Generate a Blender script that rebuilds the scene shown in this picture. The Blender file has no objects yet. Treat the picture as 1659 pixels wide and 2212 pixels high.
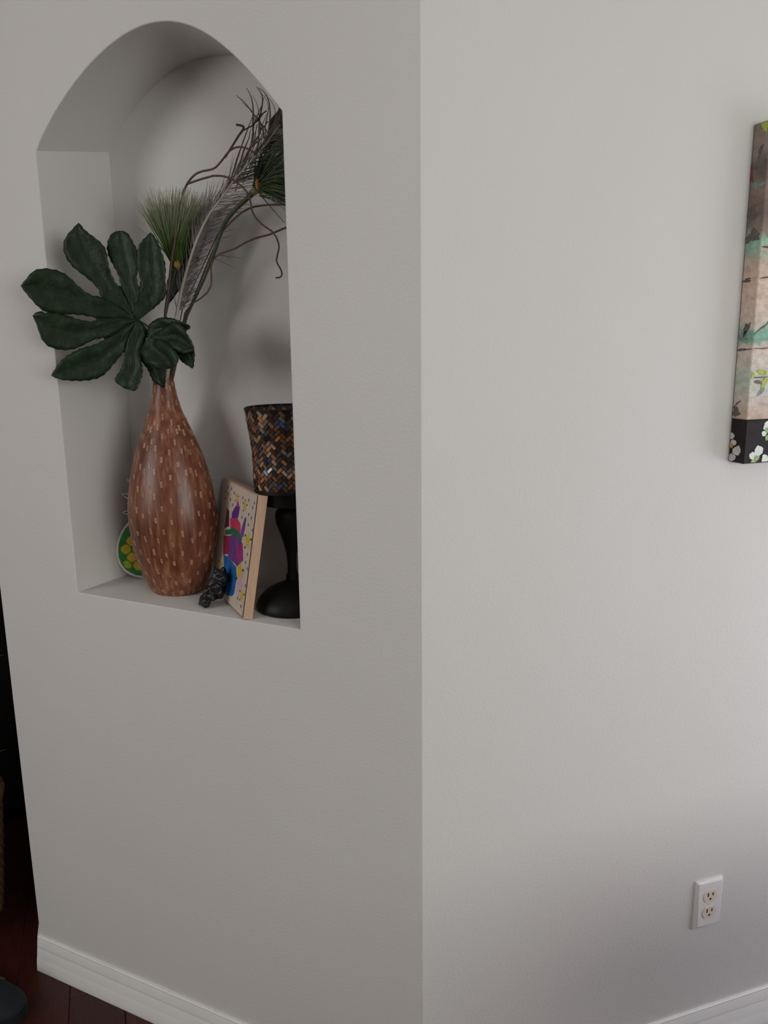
import bpy, bmesh, math, random
from mathutils import Vector, Matrix, Quaternion

random.seed(7)
S45 = math.sqrt(0.5)
# ------------------------------------------------------------------ measured coordinates (metres; corner of the two walls = origin,
# niche wall in the plane y = 0, floor z = 0)
CAM_POS = [0.51746, -1.19752, 1.54756]
CAM_R = [0.898987, 0.437809, -0.01206]
CAM_U = [-0.07918, 0.189545, 0.978674]
CAM_F = [-0.430758, 0.878861, -0.205064]
CAM_LENS = 37.5382
ARCH_FRONT = [[-0.8091, 1.9214], [-0.795, 1.938], [-0.781, 1.9534], [-0.7669, 1.9676], [-0.7528, 1.9808], [-0.7388, 1.993], [-0.7247, 2.0044], [-0.7106, 2.0151], [-0.6966, 2.025], [-0.6825, 2.0343], [-0.6684, 2.043], [-0.6544, 2.051], [-0.6403, 2.0585], [-0.6262, 2.0653], [-0.6122, 2.0715], [-0.5981, 2.077], [-0.584, 2.0819], [-0.57, 2.086], [-0.5559, 2.0894], [-0.5418, 2.092], [-0.5278, 2.0938], [-0.5137, 2.0947], [-0.4996, 2.0946], [-0.4855, 2.0937], [-0.4715, 2.0917], [-0.4574, 2.0887], [-0.4433, 2.0846], [-0.4293, 2.0794], [-0.4152, 2.0732], [-0.4011, 2.0658], [-0.3871, 2.0573], [-0.373, 2.0478], [-0.3589, 2.0371], [-0.3449, 2.0255], [-0.3308, 2.0129], [-0.3167, 1.9993], [-0.3027, 1.985], [-0.2886, 1.9699], [-0.2745, 1.9542], [-0.2605, 1.9381], [-0.2464, 1.9217]]
ARCH_BACK = [[-0.8091, 1.9561], [-0.795, 1.972], [-0.781, 1.9868], [-0.7669, 2.0005], [-0.7528, 2.0132], [-0.7388, 2.0249], [-0.7247, 2.0356], [-0.7106, 2.0455], [-0.6966, 2.0544], [-0.6825, 2.0625], [-0.6684, 2.0697], [-0.6544, 2.0762], [-0.6403, 2.0818], [-0.6262, 2.0867], [-0.6122, 2.0908], [-0.5981, 2.0942], [-0.584, 2.0969], [-0.57, 2.0989], [-0.5559, 2.1002], [-0.5418, 2.1008], [-0.5278, 2.1006], [-0.5137, 2.0998], [-0.4996, 2.0984], [-0.4855, 2.0962], [-0.4715, 2.0934], [-0.4574, 2.0898], [-0.4433, 2.0856], [-0.4293, 2.0806], [-0.4152, 2.0749], [-0.4011, 2.0685], [-0.3871, 2.0613], [-0.373, 2.0533], [-0.3589, 2.0446], [-0.3449, 2.035], [-0.3308, 2.0246], [-0.3167, 2.0133], [-0.3027, 2.0011], [-0.2886, 1.988], [-0.2745, 1.9739], [-0.2605, 1.9588], [-0.2464, 1.9427]]
LEAF_BIG = [[[[-0.6139, 0.0276, 1.6031], [-0.614, 0.0276, 1.6153], [-0.6142, 0.0275, 1.6276], [-0.6112, 0.0288, 1.6396], [-0.6075, 0.0305, 1.6513], [-0.6016, 0.0332, 1.6621], [-0.599, 0.0343, 1.6735], [-0.6004, 0.0337, 1.6853], [-0.6028, 0.0326, 1.6969], [-0.6034, 0.0324, 1.7088], [-0.6024, 0.0328, 1.7208], [-0.5992, 0.0342, 1.7322], [-0.5927, 0.0372, 1.7422], [-0.5849, 0.0407, 1.7514], [-0.5766, 0.0444, 1.76]], [[-0.607, 0.0307, 1.6019], [-0.5957, 0.0358, 1.6095], [-0.5847, 0.0408, 1.6174], [-0.5742, 0.0455, 1.6262], [-0.5639, 0.0501, 1.6351], [-0.5564, 0.0535, 1.6465], [-0.5549, 0.0542, 1.6601], [-0.5561, 0.0536, 1.6733], [-0.5542, 0.0545, 1.6867], [-0.5546, 0.0543, 1.7], [-0.5562, 0.0536, 1.7132], [-0.5591, 0.0523, 1.726], [-0.5626, 0.0507, 1.7385], [-0.5683, 0.0481, 1.7501], [-0.5761, 0.0447, 1.76]]], [[[-0.6163, 0.0243, 1.6051], [-0.6193, 0.023, 1.6179], [-0.6223, 0.0217, 1.6306], [-0.6264, 0.0198, 1.6428], [-0.631, 0.0177, 1.6548], [-0.6349, 0.016, 1.6669], [-0.6355, 0.0157, 1.6799], [-0.6397, 0.0138, 1.6919], [-0.6449, 0.0115, 1.7034], [-0.6509, 0.0088, 1.7144], [-0.6538, 0.0075, 1.7266], [-0.6529, 0.0079, 1.7393], [-0.6489, 0.0097, 1.7517], [-0.6426, 0.0125, 1.763], [-0.631, 0.0177, 1.7654]], [[-0.6104, 0.027, 1.6051], [-0.6093, 0.0275, 1.6181], [-0.6082, 0.028, 1.6311], [-0.6054, 0.0293, 1.6438], [-0.602, 0.0308, 1.6564], [-0.6064, 0.0288, 1.6679], [-0.6059, 0.029, 1.6807], [-0.6025, 0.0306, 1.6932], [-0.6007, 0.0314, 1.7059], [-0.6007, 0.0314, 1.7185], [-0.6026, 0.0305, 1.7307], [-0.6074, 0.0284, 1.742], [-0.6125, 0.0261, 1.7532], [-0.6193, 0.023, 1.763], [-0.6306, 0.0179, 1.7654]]], [[[-0.6151, 0.0227, 1.6019], [-0.627, 0.0174, 1.6139], [-0.6388, 0.0121, 1.6259], [-0.6536, 0.0054, 1.6334], [-0.6685, -0.0013, 1.6408], [-0.6715, -0.0027, 1.6571], [-0.6816, -0.0072, 1.6705], [-0.6933, -0.0125, 1.6822], [-0.7058, -0.0181, 1.693], [-0.7176, -0.0234, 1.7044], [-0.725, -0.0267, 1.7194], [-0.7259, -0.0272, 1.7362], [-0.7198, -0.0244, 1.7524], [-0.709, -0.0195, 1.7659], [-0.6966, -0.014, 1.7778]], [[-0.6138, 0.0233, 1.6071], [-0.6195, 0.0207, 1.6203], [-0.6252, 0.0182, 1.6334], [-0.6307, 0.0157, 1.6466], [-0.6362, 0.0132, 1.6597], [-0.6439, 0.0097, 1.6712], [-0.6481, 0.0079, 1.6847], [-0.65, 0.007, 1.6989], [-0.6513, 0.0064, 1.7132], [-0.6528, 0.0057, 1.7274], [-0.6582, 0.0033, 1.7398], [-0.6676, -0.0009, 1.7495], [-0.6783, -0.0057, 1.7579], [-0.6883, -0.0103, 1.7671], [-0.6958, -0.0136, 1.7783]]], [[[-0.614, 0.0243, 1.5998], [-0.6295, 0.0173, 1.6023], [-0.6449, 0.0104, 1.6049], [-0.6606, 0.0033, 1.6047], [-0.6765, -0.0038, 1.6035], [-0.6911, -0.0104, 1.6072], [-0.7063, -0.0173, 1.6105], [-0.722, -0.0243, 1.6116], [-0.7378, -0.0314, 1.6123], [-0.7536, -0.0385, 1.6132], [-0.7685, -0.0452, 1.6159], [-0.7797, -0.0503, 1.6267], [-0.7888, -0.0544, 1.6394], [-0.7988, -0.0588, 1.6514], [-0.8068, -0.0625, 1.6647]], [[-0.6138, 0.0244, 1.6019], [-0.6266, 0.0186, 1.6133], [-0.6394, 0.0129, 1.6246], [-0.6532, 0.0066, 1.6343], [-0.6677, 0.0001, 1.643], [-0.6839, -0.0072, 1.6443], [-0.6981, -0.0136, 1.653], [-0.7092, -0.0185, 1.6659], [-0.7198, -0.0233, 1.6791], [-0.733, -0.0293, 1.6894], [-0.7488, -0.0364, 1.695], [-0.7656, -0.0439, 1.6966], [-0.7817, -0.0512, 1.692], [-0.7947, -0.057, 1.6792], [-0.8069, -0.0625, 1.6656]]], [[[-0.6117, 0.0231, 1.5977], [-0.6268, 0.0164, 1.59], [-0.6419, 0.0096, 1.5823], [-0.6567, 0.0029, 1.5737], [-0.6715, -0.0038, 1.566], [-0.6877, -0.0111, 1.5645], [-0.7024, -0.0177, 1.5555], [-0.7177, -0.0246, 1.5477], [-0.734, -0.0319, 1.544], [-0.7502, -0.0392, 1.5452], [-0.7657, -0.0462, 1.5497], [-0.7765, -0.051, 1.5606], [-0.7816, -0.0533, 1.5766], [-0.786, -0.0553, 1.5929], [-0.7915, -0.0578, 1.6086]], [[-0.6116, 0.0232, 1.5997], [-0.6251, 0.0171, 1.5996], [-0.6387, 0.011, 1.5994], [-0.6522, 0.0049, 1.5992], [-0.6658, -0.0012, 1.599], [-0.6794, -0.0073, 1.5987], [-0.693, -0.0134, 1.5966], [-0.7058, -0.0192, 1.5998], [-0.7185, -0.0249, 1.6041], [-0.7306, -0.0304, 1.6096], [-0.7437, -0.0362, 1.6121], [-0.7571, -0.0423, 1.6136], [-0.7705, -0.0483, 1.6152], [-0.7808, -0.053, 1.6185], [-0.7922, -0.0581, 1.6097]]], [[[-0.6096, 0.0252, 1.5955], [-0.619, 0.021, 1.5826], [-0.6284, 0.0167, 1.5697], [-0.6336, 0.0144, 1.5548], [-0.6365, 0.0131, 1.539], [-0.6473, 0.0082, 1.5275], [-0.6573, 0.0037, 1.5147], [-0.6674, -0.0008, 1.5019], [-0.6792, -0.0061, 1.4915], [-0.6941, -0.0128, 1.4871], [-0.7093, -0.0197, 1.4848], [-0.7246, -0.0266, 1.4851], [-0.7397, -0.0334, 1.4861], [-0.7546, -0.0401, 1.4884], [-0.768, -0.0461, 1.4951]], [[-0.6115, 0.0243, 1.5966], [-0.6224, 0.0194, 1.5887], [-0.6334, 0.0145, 1.5808], [-0.6445, 0.0095, 1.5732], [-0.6567, 0.004, 1.5678], [-0.669, -0.0015, 1.5624], [-0.6807, -0.0068, 1.5556], [-0.6931, -0.0124, 1.5511], [-0.7059, -0.0182, 1.5479], [-0.7185, -0.0238, 1.5432], [-0.7303, -0.0291, 1.5366], [-0.7412, -0.034, 1.5282], [-0.7512, -0.0385, 1.5184], [-0.7604, -0.0427, 1.5078], [-0.768, -0.0461, 1.4958]]], [[[-0.6042, 0.0254, 1.5954], [-0.5983, 0.0281, 1.5863], [-0.5962, 0.029, 1.5762], [-0.5983, 0.0281, 1.5649], [-0.6004, 0.0271, 1.5536], [-0.6025, 0.0262, 1.5422], [-0.6036, 0.0257, 1.5307], [-0.6042, 0.0254, 1.5192], [-0.6023, 0.0263, 1.5081], [-0.6038, 0.0256, 1.4965], [-0.6074, 0.024, 1.4853], [-0.6115, 0.0221, 1.4743], [-0.6159, 0.0202, 1.4633], [-0.6254, 0.0159, 1.4651], [-0.6356, 0.0113, 1.4687]], [[-0.6102, 0.0227, 1.5955], [-0.6146, 0.0207, 1.5861], [-0.619, 0.0187, 1.5768], [-0.6235, 0.0167, 1.5674], [-0.6275, 0.0149, 1.5577], [-0.6303, 0.0137, 1.5477], [-0.6332, 0.0124, 1.5376], [-0.6321, 0.0129, 1.5274], [-0.6355, 0.0114, 1.5175], [-0.6395, 0.0095, 1.5078], [-0.6451, 0.007, 1.4988], [-0.6509, 0.0044, 1.4899], [-0.6521, 0.0039, 1.4819], [-0.6446, 0.0072, 1.4755], [-0.6372, 0.0106, 1.4692]]], [[[-0.6054, 0.0358, 1.5946], [-0.6008, 0.0379, 1.5864], [-0.5962, 0.04, 1.5782], [-0.5916, 0.042, 1.5699], [-0.587, 0.0441, 1.5617], [-0.5824, 0.0462, 1.5534], [-0.5789, 0.0478, 1.5446], [-0.5763, 0.0489, 1.5353], [-0.5737, 0.0501, 1.526], [-0.571, 0.0513, 1.5166], [-0.569, 0.0522, 1.5071], [-0.5702, 0.0517, 1.4972], [-0.5721, 0.0508, 1.4873], [-0.575, 0.0495, 1.4776], [-0.578, 0.0482, 1.4679]], [[-0.6154, 0.0314, 1.5947], [-0.6149, 0.0316, 1.5848], [-0.6144, 0.0318, 1.5748], [-0.6139, 0.032, 1.5648], [-0.6135, 0.0322, 1.5548], [-0.6132, 0.0324, 1.5447], [-0.6128, 0.0325, 1.5346], [-0.6124, 0.0327, 1.5245], [-0.6085, 0.0344, 1.5157], [-0.6035, 0.0367, 1.5073], [-0.6004, 0.0381, 1.4979], [-0.5973, 0.0395, 1.4884], [-0.5934, 0.0412, 1.4795], [-0.5859, 0.0446, 1.4735], [-0.5785, 0.048, 1.4675]]]]
LEAF_BIG_WEB = [[-0.5795, 0.0426, 1.6214], [-0.5909, 0.0375, 1.6445], [-0.6014, 0.0327, 1.6584], [-0.6086, 0.0295, 1.6604], [-0.6197, 0.0245, 1.6574], [-0.638, 0.0162, 1.6639], [-0.6491, 0.0112, 1.661], [-0.6599, 0.0064, 1.6497], [-0.673, 0.0005, 1.6424], [-0.6814, -0.0033, 1.6292], [-0.6846, -0.0047, 1.6146], [-0.6848, -0.0048, 1.6009], [-0.6846, -0.0047, 1.5893], [-0.6816, -0.0034, 1.5765], [-0.6734, 0.0003, 1.5647], [-0.6671, 0.0031, 1.555], [-0.6559, 0.0082, 1.5442], [-0.6393, 0.0157, 1.5372], [-0.6287, 0.0204, 1.531], [-0.609, 0.0293, 1.5243], [-0.6012, 0.0328, 1.5499], [-0.6012, 0.0328, 1.5797], [-0.6068, 0.0303, 1.5998]]
LEAF_BIG_N = [0.4104, -0.9119, 0.0]
LEAF_BIG_C = [-0.6131, 0.028, 1.6009]
LEAF_SMALL = [[[[-0.5873, 0.0214, 1.5583], [-0.5848, 0.0219, 1.567], [-0.5823, 0.0224, 1.5756], [-0.5784, 0.0226, 1.5839], [-0.5717, 0.0224, 1.5913], [-0.5626, 0.0215, 1.5969], [-0.5503, 0.02, 1.5999], [-0.5374, 0.0182, 1.601], [-0.5246, 0.0163, 1.6013], [-0.5119, 0.0142, 1.5991], [-0.5002, 0.0121, 1.5957], [-0.4894, 0.01, 1.5909], [-0.4787, 0.0079, 1.5863]], [[-0.5808, 0.0202, 1.5561], [-0.5709, 0.0189, 1.5579], [-0.5611, 0.0176, 1.5598], [-0.5513, 0.0163, 1.5616], [-0.5413, 0.0149, 1.5623], [-0.5313, 0.0134, 1.5627], [-0.5213, 0.012, 1.5631], [-0.5115, 0.0106, 1.5636], [-0.5032, 0.0096, 1.567], [-0.4949, 0.0087, 1.5703], [-0.4871, 0.0079, 1.5739], [-0.4826, 0.0078, 1.5796], [-0.4781, 0.0077, 1.5852]]], [[[-0.5701, 0.0154, 1.5644], [-0.5566, 0.0139, 1.57], [-0.5432, 0.0125, 1.5757], [-0.53, 0.011, 1.5813], [-0.5172, 0.0097, 1.587], [-0.5044, 0.0083, 1.5927], [-0.49, 0.006, 1.5913], [-0.4774, 0.0036, 1.5861], [-0.4683, 0.0014, 1.5777], [-0.4596, -0.0007, 1.5692], [-0.4514, -0.0028, 1.5605], [-0.4475, -0.0044, 1.5507], [-0.4447, -0.0058, 1.5406]], [[-0.5702, 0.0145, 1.556], [-0.5599, 0.0126, 1.5525], [-0.5498, 0.0108, 1.5491], [-0.5397, 0.0089, 1.5457], [-0.5293, 0.0071, 1.5429], [-0.5184, 0.0053, 1.5416], [-0.5075, 0.0036, 1.5403], [-0.4967, 0.0018, 1.539], [-0.486, 0.0001, 1.5377], [-0.4754, -0.0017, 1.5363], [-0.4648, -0.0034, 1.535], [-0.4549, -0.0047, 1.5369], [-0.4452, -0.0058, 1.5396]]], [[[-0.5669, 0.0175, 1.5601], [-0.5518, 0.0151, 1.559], [-0.5368, 0.0128, 1.5578], [-0.522, 0.0104, 1.5566], [-0.5073, 0.0081, 1.5555], [-0.4931, 0.0057, 1.5532], [-0.4791, 0.0034, 1.5507], [-0.4656, 0.0011, 1.5476], [-0.4533, -0.0013, 1.5427], [-0.4493, -0.0026, 1.5352], [-0.4527, -0.003, 1.5259], [-0.4588, -0.003, 1.5172], [-0.4649, -0.003, 1.5084]], [[-0.567, 0.0169, 1.5539], [-0.5578, 0.0151, 1.5503], [-0.5487, 0.0134, 1.5467], [-0.5396, 0.0117, 1.5431], [-0.5307, 0.01, 1.5396], [-0.5213, 0.0083, 1.5366], [-0.5119, 0.0066, 1.5337], [-0.5027, 0.0049, 1.5308], [-0.4939, 0.0033, 1.5275], [-0.4867, 0.0017, 1.5227], [-0.4796, 0.0002, 1.5179], [-0.4726, -0.0013, 1.5131], [-0.4655, -0.0029, 1.5084]]], [[[-0.5723, 0.0118, 1.5665], [-0.5577, 0.0094, 1.5642], [-0.5432, 0.007, 1.562], [-0.5289, 0.0046, 1.5597], [-0.5167, 0.0023, 1.5544], [-0.5047, -0.0001, 1.5489], [-0.4928, -0.0024, 1.5435], [-0.4851, -0.0043, 1.5355], [-0.4778, -0.0062, 1.5273], [-0.4798, -0.0069, 1.5181], [-0.4878, -0.0063, 1.5115], [-0.5011, -0.0047, 1.5081], [-0.5154, -0.0027, 1.5068]], [[-0.5787, 0.0126, 1.5645], [-0.5829, 0.0125, 1.5577], [-0.5872, 0.0125, 1.5509], [-0.5874, 0.0118, 1.5435], [-0.5869, 0.011, 1.5361], [-0.5825, 0.0096, 1.5294], [-0.5764, 0.0081, 1.5233], [-0.568, 0.0064, 1.5184], [-0.5586, 0.0046, 1.5144], [-0.5486, 0.0028, 1.5112], [-0.5382, 0.001, 1.5091], [-0.5274, -0.0008, 1.508], [-0.5166, -0.0025, 1.5068]]]]
LEAF_SMALL_N = [-0.1476, -0.9841, 0.0984]
LEAF_SMALL_C = [-0.5819, 0.0189, 1.5614]
LEAF_DARK = [[[[-0.6269, 0.135, 1.64], [-0.6248, 0.135, 1.6573], [-0.6228, 0.135, 1.6744], [-0.6145, 0.135, 1.6903], [-0.604, 0.135, 1.7052], [-0.5879, 0.135, 1.7168], [-0.5727, 0.135, 1.7288], [-0.5589, 0.135, 1.7416], [-0.5456, 0.135, 1.7544], [-0.5349, 0.135, 1.7684], [-0.5242, 0.135, 1.7822], [-0.5126, 0.135, 1.7954], [-0.5007, 0.135, 1.8083]], [[-0.62, 0.135, 1.6352], [-0.6051, 0.135, 1.6485], [-0.5909, 0.135, 1.6619], [-0.578, 0.135, 1.6758], [-0.565, 0.135, 1.6895], [-0.5518, 0.135, 1.703], [-0.5389, 0.135, 1.7162], [-0.5306, 0.135, 1.7314], [-0.5228, 0.135, 1.7466], [-0.5151, 0.135, 1.7617], [-0.5096, 0.135, 1.7772], [-0.5046, 0.135, 1.7928], [-0.4996, 0.135, 1.8082]]]]
FEATHER_BROWN = [[[[-0.3759, 0.15, 1.9044], [-0.3749, 0.15, 1.9129], [-0.3738, 0.15, 1.9214], [-0.3728, 0.15, 1.9298], [-0.37, 0.15, 1.9378], [-0.3666, 0.15, 1.9456], [-0.3633, 0.15, 1.9533], [-0.3578, 0.15, 1.9602], [-0.3521, 0.15, 1.9667], [-0.3449, 0.15, 1.9722], [-0.3379, 0.15, 1.9778], [-0.3311, 0.15, 1.9836], [-0.3244, 0.15, 1.9892]], [[-0.3035, 0.15, 1.8927], [-0.3032, 0.15, 1.901], [-0.3029, 0.15, 1.9093], [-0.3026, 0.15, 1.9176], [-0.303, 0.15, 1.9259], [-0.3034, 0.15, 1.9342], [-0.3041, 0.15, 1.9425], [-0.3054, 0.15, 1.9508], [-0.3068, 0.15, 1.9591], [-0.3096, 0.15, 1.9672], [-0.3142, 0.15, 1.975], [-0.3187, 0.15, 1.9828], [-0.3233, 0.15, 1.9907]]]]
TWIG_A = [[[-0.626, 0.1, 1.44], [-0.5811, 0.075, 1.6121], [-0.5785, 0.0758, 1.6245], [-0.5759, 0.0765, 1.637], [-0.5733, 0.0773, 1.6493], [-0.5709, 0.078, 1.6617], [-0.5684, 0.0788, 1.674], [-0.5661, 0.0795, 1.6863], [-0.5641, 0.0803, 1.6985], [-0.5621, 0.0811, 1.7107], [-0.559, 0.0818, 1.7228], [-0.5559, 0.0826, 1.7347], [-0.5527, 0.0833, 1.7466], [-0.5496, 0.0841, 1.7585], [-0.5467, 0.0848, 1.7703], [-0.5437, 0.0856, 1.7821], [-0.5413, 0.0864, 1.7939], [-0.5388, 0.0871, 1.8057], [-0.5356, 0.0879, 1.8173], [-0.5321, 0.0886, 1.8287], [-0.5268, 0.0894, 1.8396], [-0.5203, 0.0902, 1.8499], [-0.5108, 0.0909, 1.8585], [-0.4996, 0.0917, 1.8654], [-0.4861, 0.0924, 1.8688], [-0.4714, 0.0932, 1.8691], [-0.4572, 0.0939, 1.871], [-0.4469, 0.0947, 1.8782], [-0.4376, 0.0955, 1.8863], [-0.4289, 0.0962, 1.8948], [-0.4181, 0.097, 1.9014], [-0.405, 0.0977, 1.9037], [-0.3913, 0.0985, 1.9012], [-0.3792, 0.0992, 1.8954], [-0.3682, 0.1, 1.888]], [[-0.5192, 0.0868, 1.8478], [-0.5096, 0.0862, 1.8493], [-0.5001, 0.0856, 1.8508], [-0.4906, 0.0849, 1.8521], [-0.481, 0.0843, 1.8532], [-0.4716, 0.0837, 1.8542], [-0.4621, 0.0831, 1.855], [-0.4527, 0.0824, 1.8559], [-0.4431, 0.0818, 1.8549], [-0.4336, 0.0812, 1.8538], [-0.4245, 0.0806, 1.8514], [-0.4155, 0.0799, 1.8488], [-0.4075, 0.0793, 1.8447], [-0.4001, 0.0787, 1.8399], [-0.3929, 0.0781, 1.835], [-0.3859, 0.0775, 1.8299], [-0.3795, 0.0768, 1.8244], [-0.3742, 0.0762, 1.8184], [-0.3703, 0.0756, 1.8119], [-0.3677, 0.075, 1.805], [-0.3661, 0.0743, 1.7981], [-0.3649, 0.0737, 1.7911], [-0.3625, 0.0731, 1.7843], [-0.359, 0.0725, 1.7777], [-0.354, 0.0718, 1.7716], [-0.3477, 0.0712, 1.7663], [-0.3415, 0.0706, 1.7609], [-0.3342, 0.07, 1.7564], [-0.3268, 0.0693, 1.752], [-0.3195, 0.0687, 1.7476], [-0.3144, 0.0681, 1.7416], [-0.3093, 0.0675, 1.7357], [-0.3064, 0.0669, 1.7291], [-0.3042, 0.0662, 1.7223], [-0.3043, 0.0656, 1.7156], [-0.3065, 0.065, 1.7091], [-0.3081, 0.0644, 1.7025], [-0.3092, 0.0637, 1.6957], [-0.3062, 0.0631, 1.6894], [-0.3013, 0.0625, 1.6834], [-0.2977, 0.0619, 1.6769], [-0.2967, 0.0612, 1.6704], [-0.3015, 0.0606, 1.6664], [-0.3096, 0.06, 1.6667]], [[-0.4335, 0.095, 1.8876], [-0.4302, 0.0965, 1.8926], [-0.4268, 0.0981, 1.8976], [-0.4235, 0.0996, 1.9025], [-0.4201, 0.1012, 1.9075], [-0.4168, 0.1027, 1.9124], [-0.4135, 0.1042, 1.9174], [-0.4104, 0.1058, 1.9225], [-0.407, 0.1073, 1.9273], [-0.403, 0.1088, 1.9318], [-0.3996, 0.1104, 1.9366], [-0.4012, 0.1119, 1.9411], [-0.4095, 0.1135, 1.944], [-0.4181, 0.115, 1.9463]], [[-0.402, 0.108, 1.9323], [-0.3956, 0.1093, 1.9346], [-0.3893, 0.1107, 1.9369], [-0.383, 0.112, 1.9392], [-0.3781, 0.1133, 1.943], [-0.3738, 0.1147, 1.9476], [-0.37, 0.116, 1.9524], [-0.3659, 0.1173, 1.9569], [-0.3604, 0.1187, 1.9602], [-0.3548, 0.12, 1.9634]]]
TWIG_B = [[[-0.616, 0.108, 1.44], [-0.554, 0.1, 1.612], [-0.5469, 0.1003, 1.6186], [-0.5399, 0.1006, 1.6251], [-0.5323, 0.1009, 1.631], [-0.5229, 0.1011, 1.6351], [-0.5137, 0.1014, 1.6393], [-0.5053, 0.1017, 1.6444], [-0.497, 0.102, 1.6496], [-0.4915, 0.1023, 1.6565], [-0.487, 0.1026, 1.6639], [-0.4858, 0.1029, 1.6721], [-0.4848, 0.1031, 1.6803], [-0.4861, 0.1034, 1.6885], [-0.4856, 0.1037, 1.6966], [-0.4833, 0.104, 1.7046], [-0.4784, 0.1043, 1.7114], [-0.4715, 0.1046, 1.7173], [-0.4626, 0.1049, 1.7206], [-0.4529, 0.1051, 1.7228], [-0.4432, 0.1054, 1.7249], [-0.4335, 0.1057, 1.727], [-0.4242, 0.106, 1.7297], [-0.4155, 0.1063, 1.7333], [-0.4068, 0.1066, 1.7369], [-0.3978, 0.1069, 1.7398], [-0.3885, 0.1071, 1.7422], [-0.3794, 0.1074, 1.7445], [-0.3699, 0.1077, 1.7459], [-0.3605, 0.108, 1.7472], [-0.3511, 0.1083, 1.7485], [-0.3422, 0.1086, 1.751], [-0.3333, 0.1089, 1.7535], [-0.3245, 0.1091, 1.756], [-0.3157, 0.1094, 1.7582], [-0.3067, 0.1097, 1.7601], [-0.2978, 0.11, 1.7619]]]
TWIG_C = [[[-0.62, 0.112, 1.44], [-0.5665, 0.125, 1.6131], [-0.5603, 0.1252, 1.6236], [-0.5541, 0.1253, 1.634], [-0.548, 0.1255, 1.6444], [-0.5419, 0.1257, 1.6547], [-0.5358, 0.1259, 1.665], [-0.5297, 0.126, 1.6752], [-0.5237, 0.1262, 1.6854], [-0.5178, 0.1264, 1.6954], [-0.5118, 0.1266, 1.7055], [-0.5058, 0.1267, 1.7154], [-0.4994, 0.1269, 1.7251], [-0.493, 0.1271, 1.7348], [-0.4867, 0.1272, 1.7444], [-0.4803, 0.1274, 1.7539], [-0.4735, 0.1276, 1.7631], [-0.4646, 0.1278, 1.7709], [-0.4545, 0.1279, 1.7778], [-0.4444, 0.1281, 1.7847], [-0.4341, 0.1283, 1.7911], [-0.423, 0.1284, 1.7966], [-0.4112, 0.1286, 1.8008], [-0.3987, 0.1288, 1.8035], [-0.3856, 0.129, 1.8042], [-0.3727, 0.1291, 1.8046], [-0.3597, 0.1293, 1.804], [-0.3468, 0.1295, 1.8034], [-0.3341, 0.1297, 1.8028], [-0.3214, 0.1298, 1.8012], [-0.3089, 0.13, 1.7995]]]
SPRAY_STEM = [[[-0.618, 0.104, 1.44], [-0.5687, 0.105, 1.5814], [-0.5617, 0.105, 1.593], [-0.5547, 0.105, 1.6046], [-0.5474, 0.105, 1.6159], [-0.5397, 0.105, 1.627], [-0.532, 0.105, 1.6381], [-0.5244, 0.105, 1.649], [-0.5169, 0.105, 1.6599], [-0.5094, 0.105, 1.6707], [-0.5026, 0.105, 1.6817], [-0.496, 0.105, 1.6926], [-0.4894, 0.105, 1.7035], [-0.4828, 0.105, 1.7142], [-0.4765, 0.105, 1.7251], [-0.4711, 0.105, 1.7361], [-0.4656, 0.105, 1.747], [-0.4597, 0.105, 1.7577], [-0.4538, 0.105, 1.7684], [-0.4459, 0.105, 1.778], [-0.4373, 0.105, 1.7871], [-0.4268, 0.105, 1.795], [-0.4161, 0.105, 1.8024], [-0.4047, 0.105, 1.8091], [-0.3933, 0.105, 1.8156], [-0.3819, 0.105, 1.822], [-0.3725, 0.105, 1.8299]]]
RACHIS = [[-0.622, 0.102, 1.44], [-0.575, 0.09, 1.5813], [-0.5717, 0.0908, 1.5928], [-0.5684, 0.0915, 1.6042], [-0.5652, 0.0923, 1.6156], [-0.5621, 0.0931, 1.6269], [-0.559, 0.0938, 1.6382], [-0.5559, 0.0946, 1.6494], [-0.5523, 0.0954, 1.6605], [-0.5482, 0.0962, 1.6715], [-0.5441, 0.0969, 1.6824], [-0.5401, 0.0977, 1.6932], [-0.5355, 0.0985, 1.7039], [-0.5308, 0.0992, 1.7145], [-0.5262, 0.1, 1.725], [-0.5211, 0.1008, 1.7353], [-0.516, 0.1015, 1.7456], [-0.5104, 0.1023, 1.7556], [-0.5042, 0.1031, 1.7653], [-0.498, 0.1038, 1.775], [-0.4911, 0.1046, 1.7843], [-0.4842, 0.1054, 1.7934], [-0.4761, 0.1062, 1.8019], [-0.4676, 0.1069, 1.81], [-0.459, 0.1077, 1.8179], [-0.4504, 0.1085, 1.8258], [-0.4427, 0.1092, 1.8341], [-0.4349, 0.11, 1.8424], [-0.4264, 0.1108, 1.85], [-0.4179, 0.1115, 1.8576], [-0.4091, 0.1123, 1.8649], [-0.4002, 0.1131, 1.872], [-0.391, 0.1138, 1.8787], [-0.3816, 0.1146, 1.8853], [-0.373, 0.1154, 1.8923], [-0.3648, 0.1162, 1.8995], [-0.3567, 0.1169, 1.9069], [-0.3493, 0.1177, 1.9146], [-0.3419, 0.1185, 1.9222], [-0.3341, 0.1192, 1.9295], [-0.3263, 0.12, 1.9367]]
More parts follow.
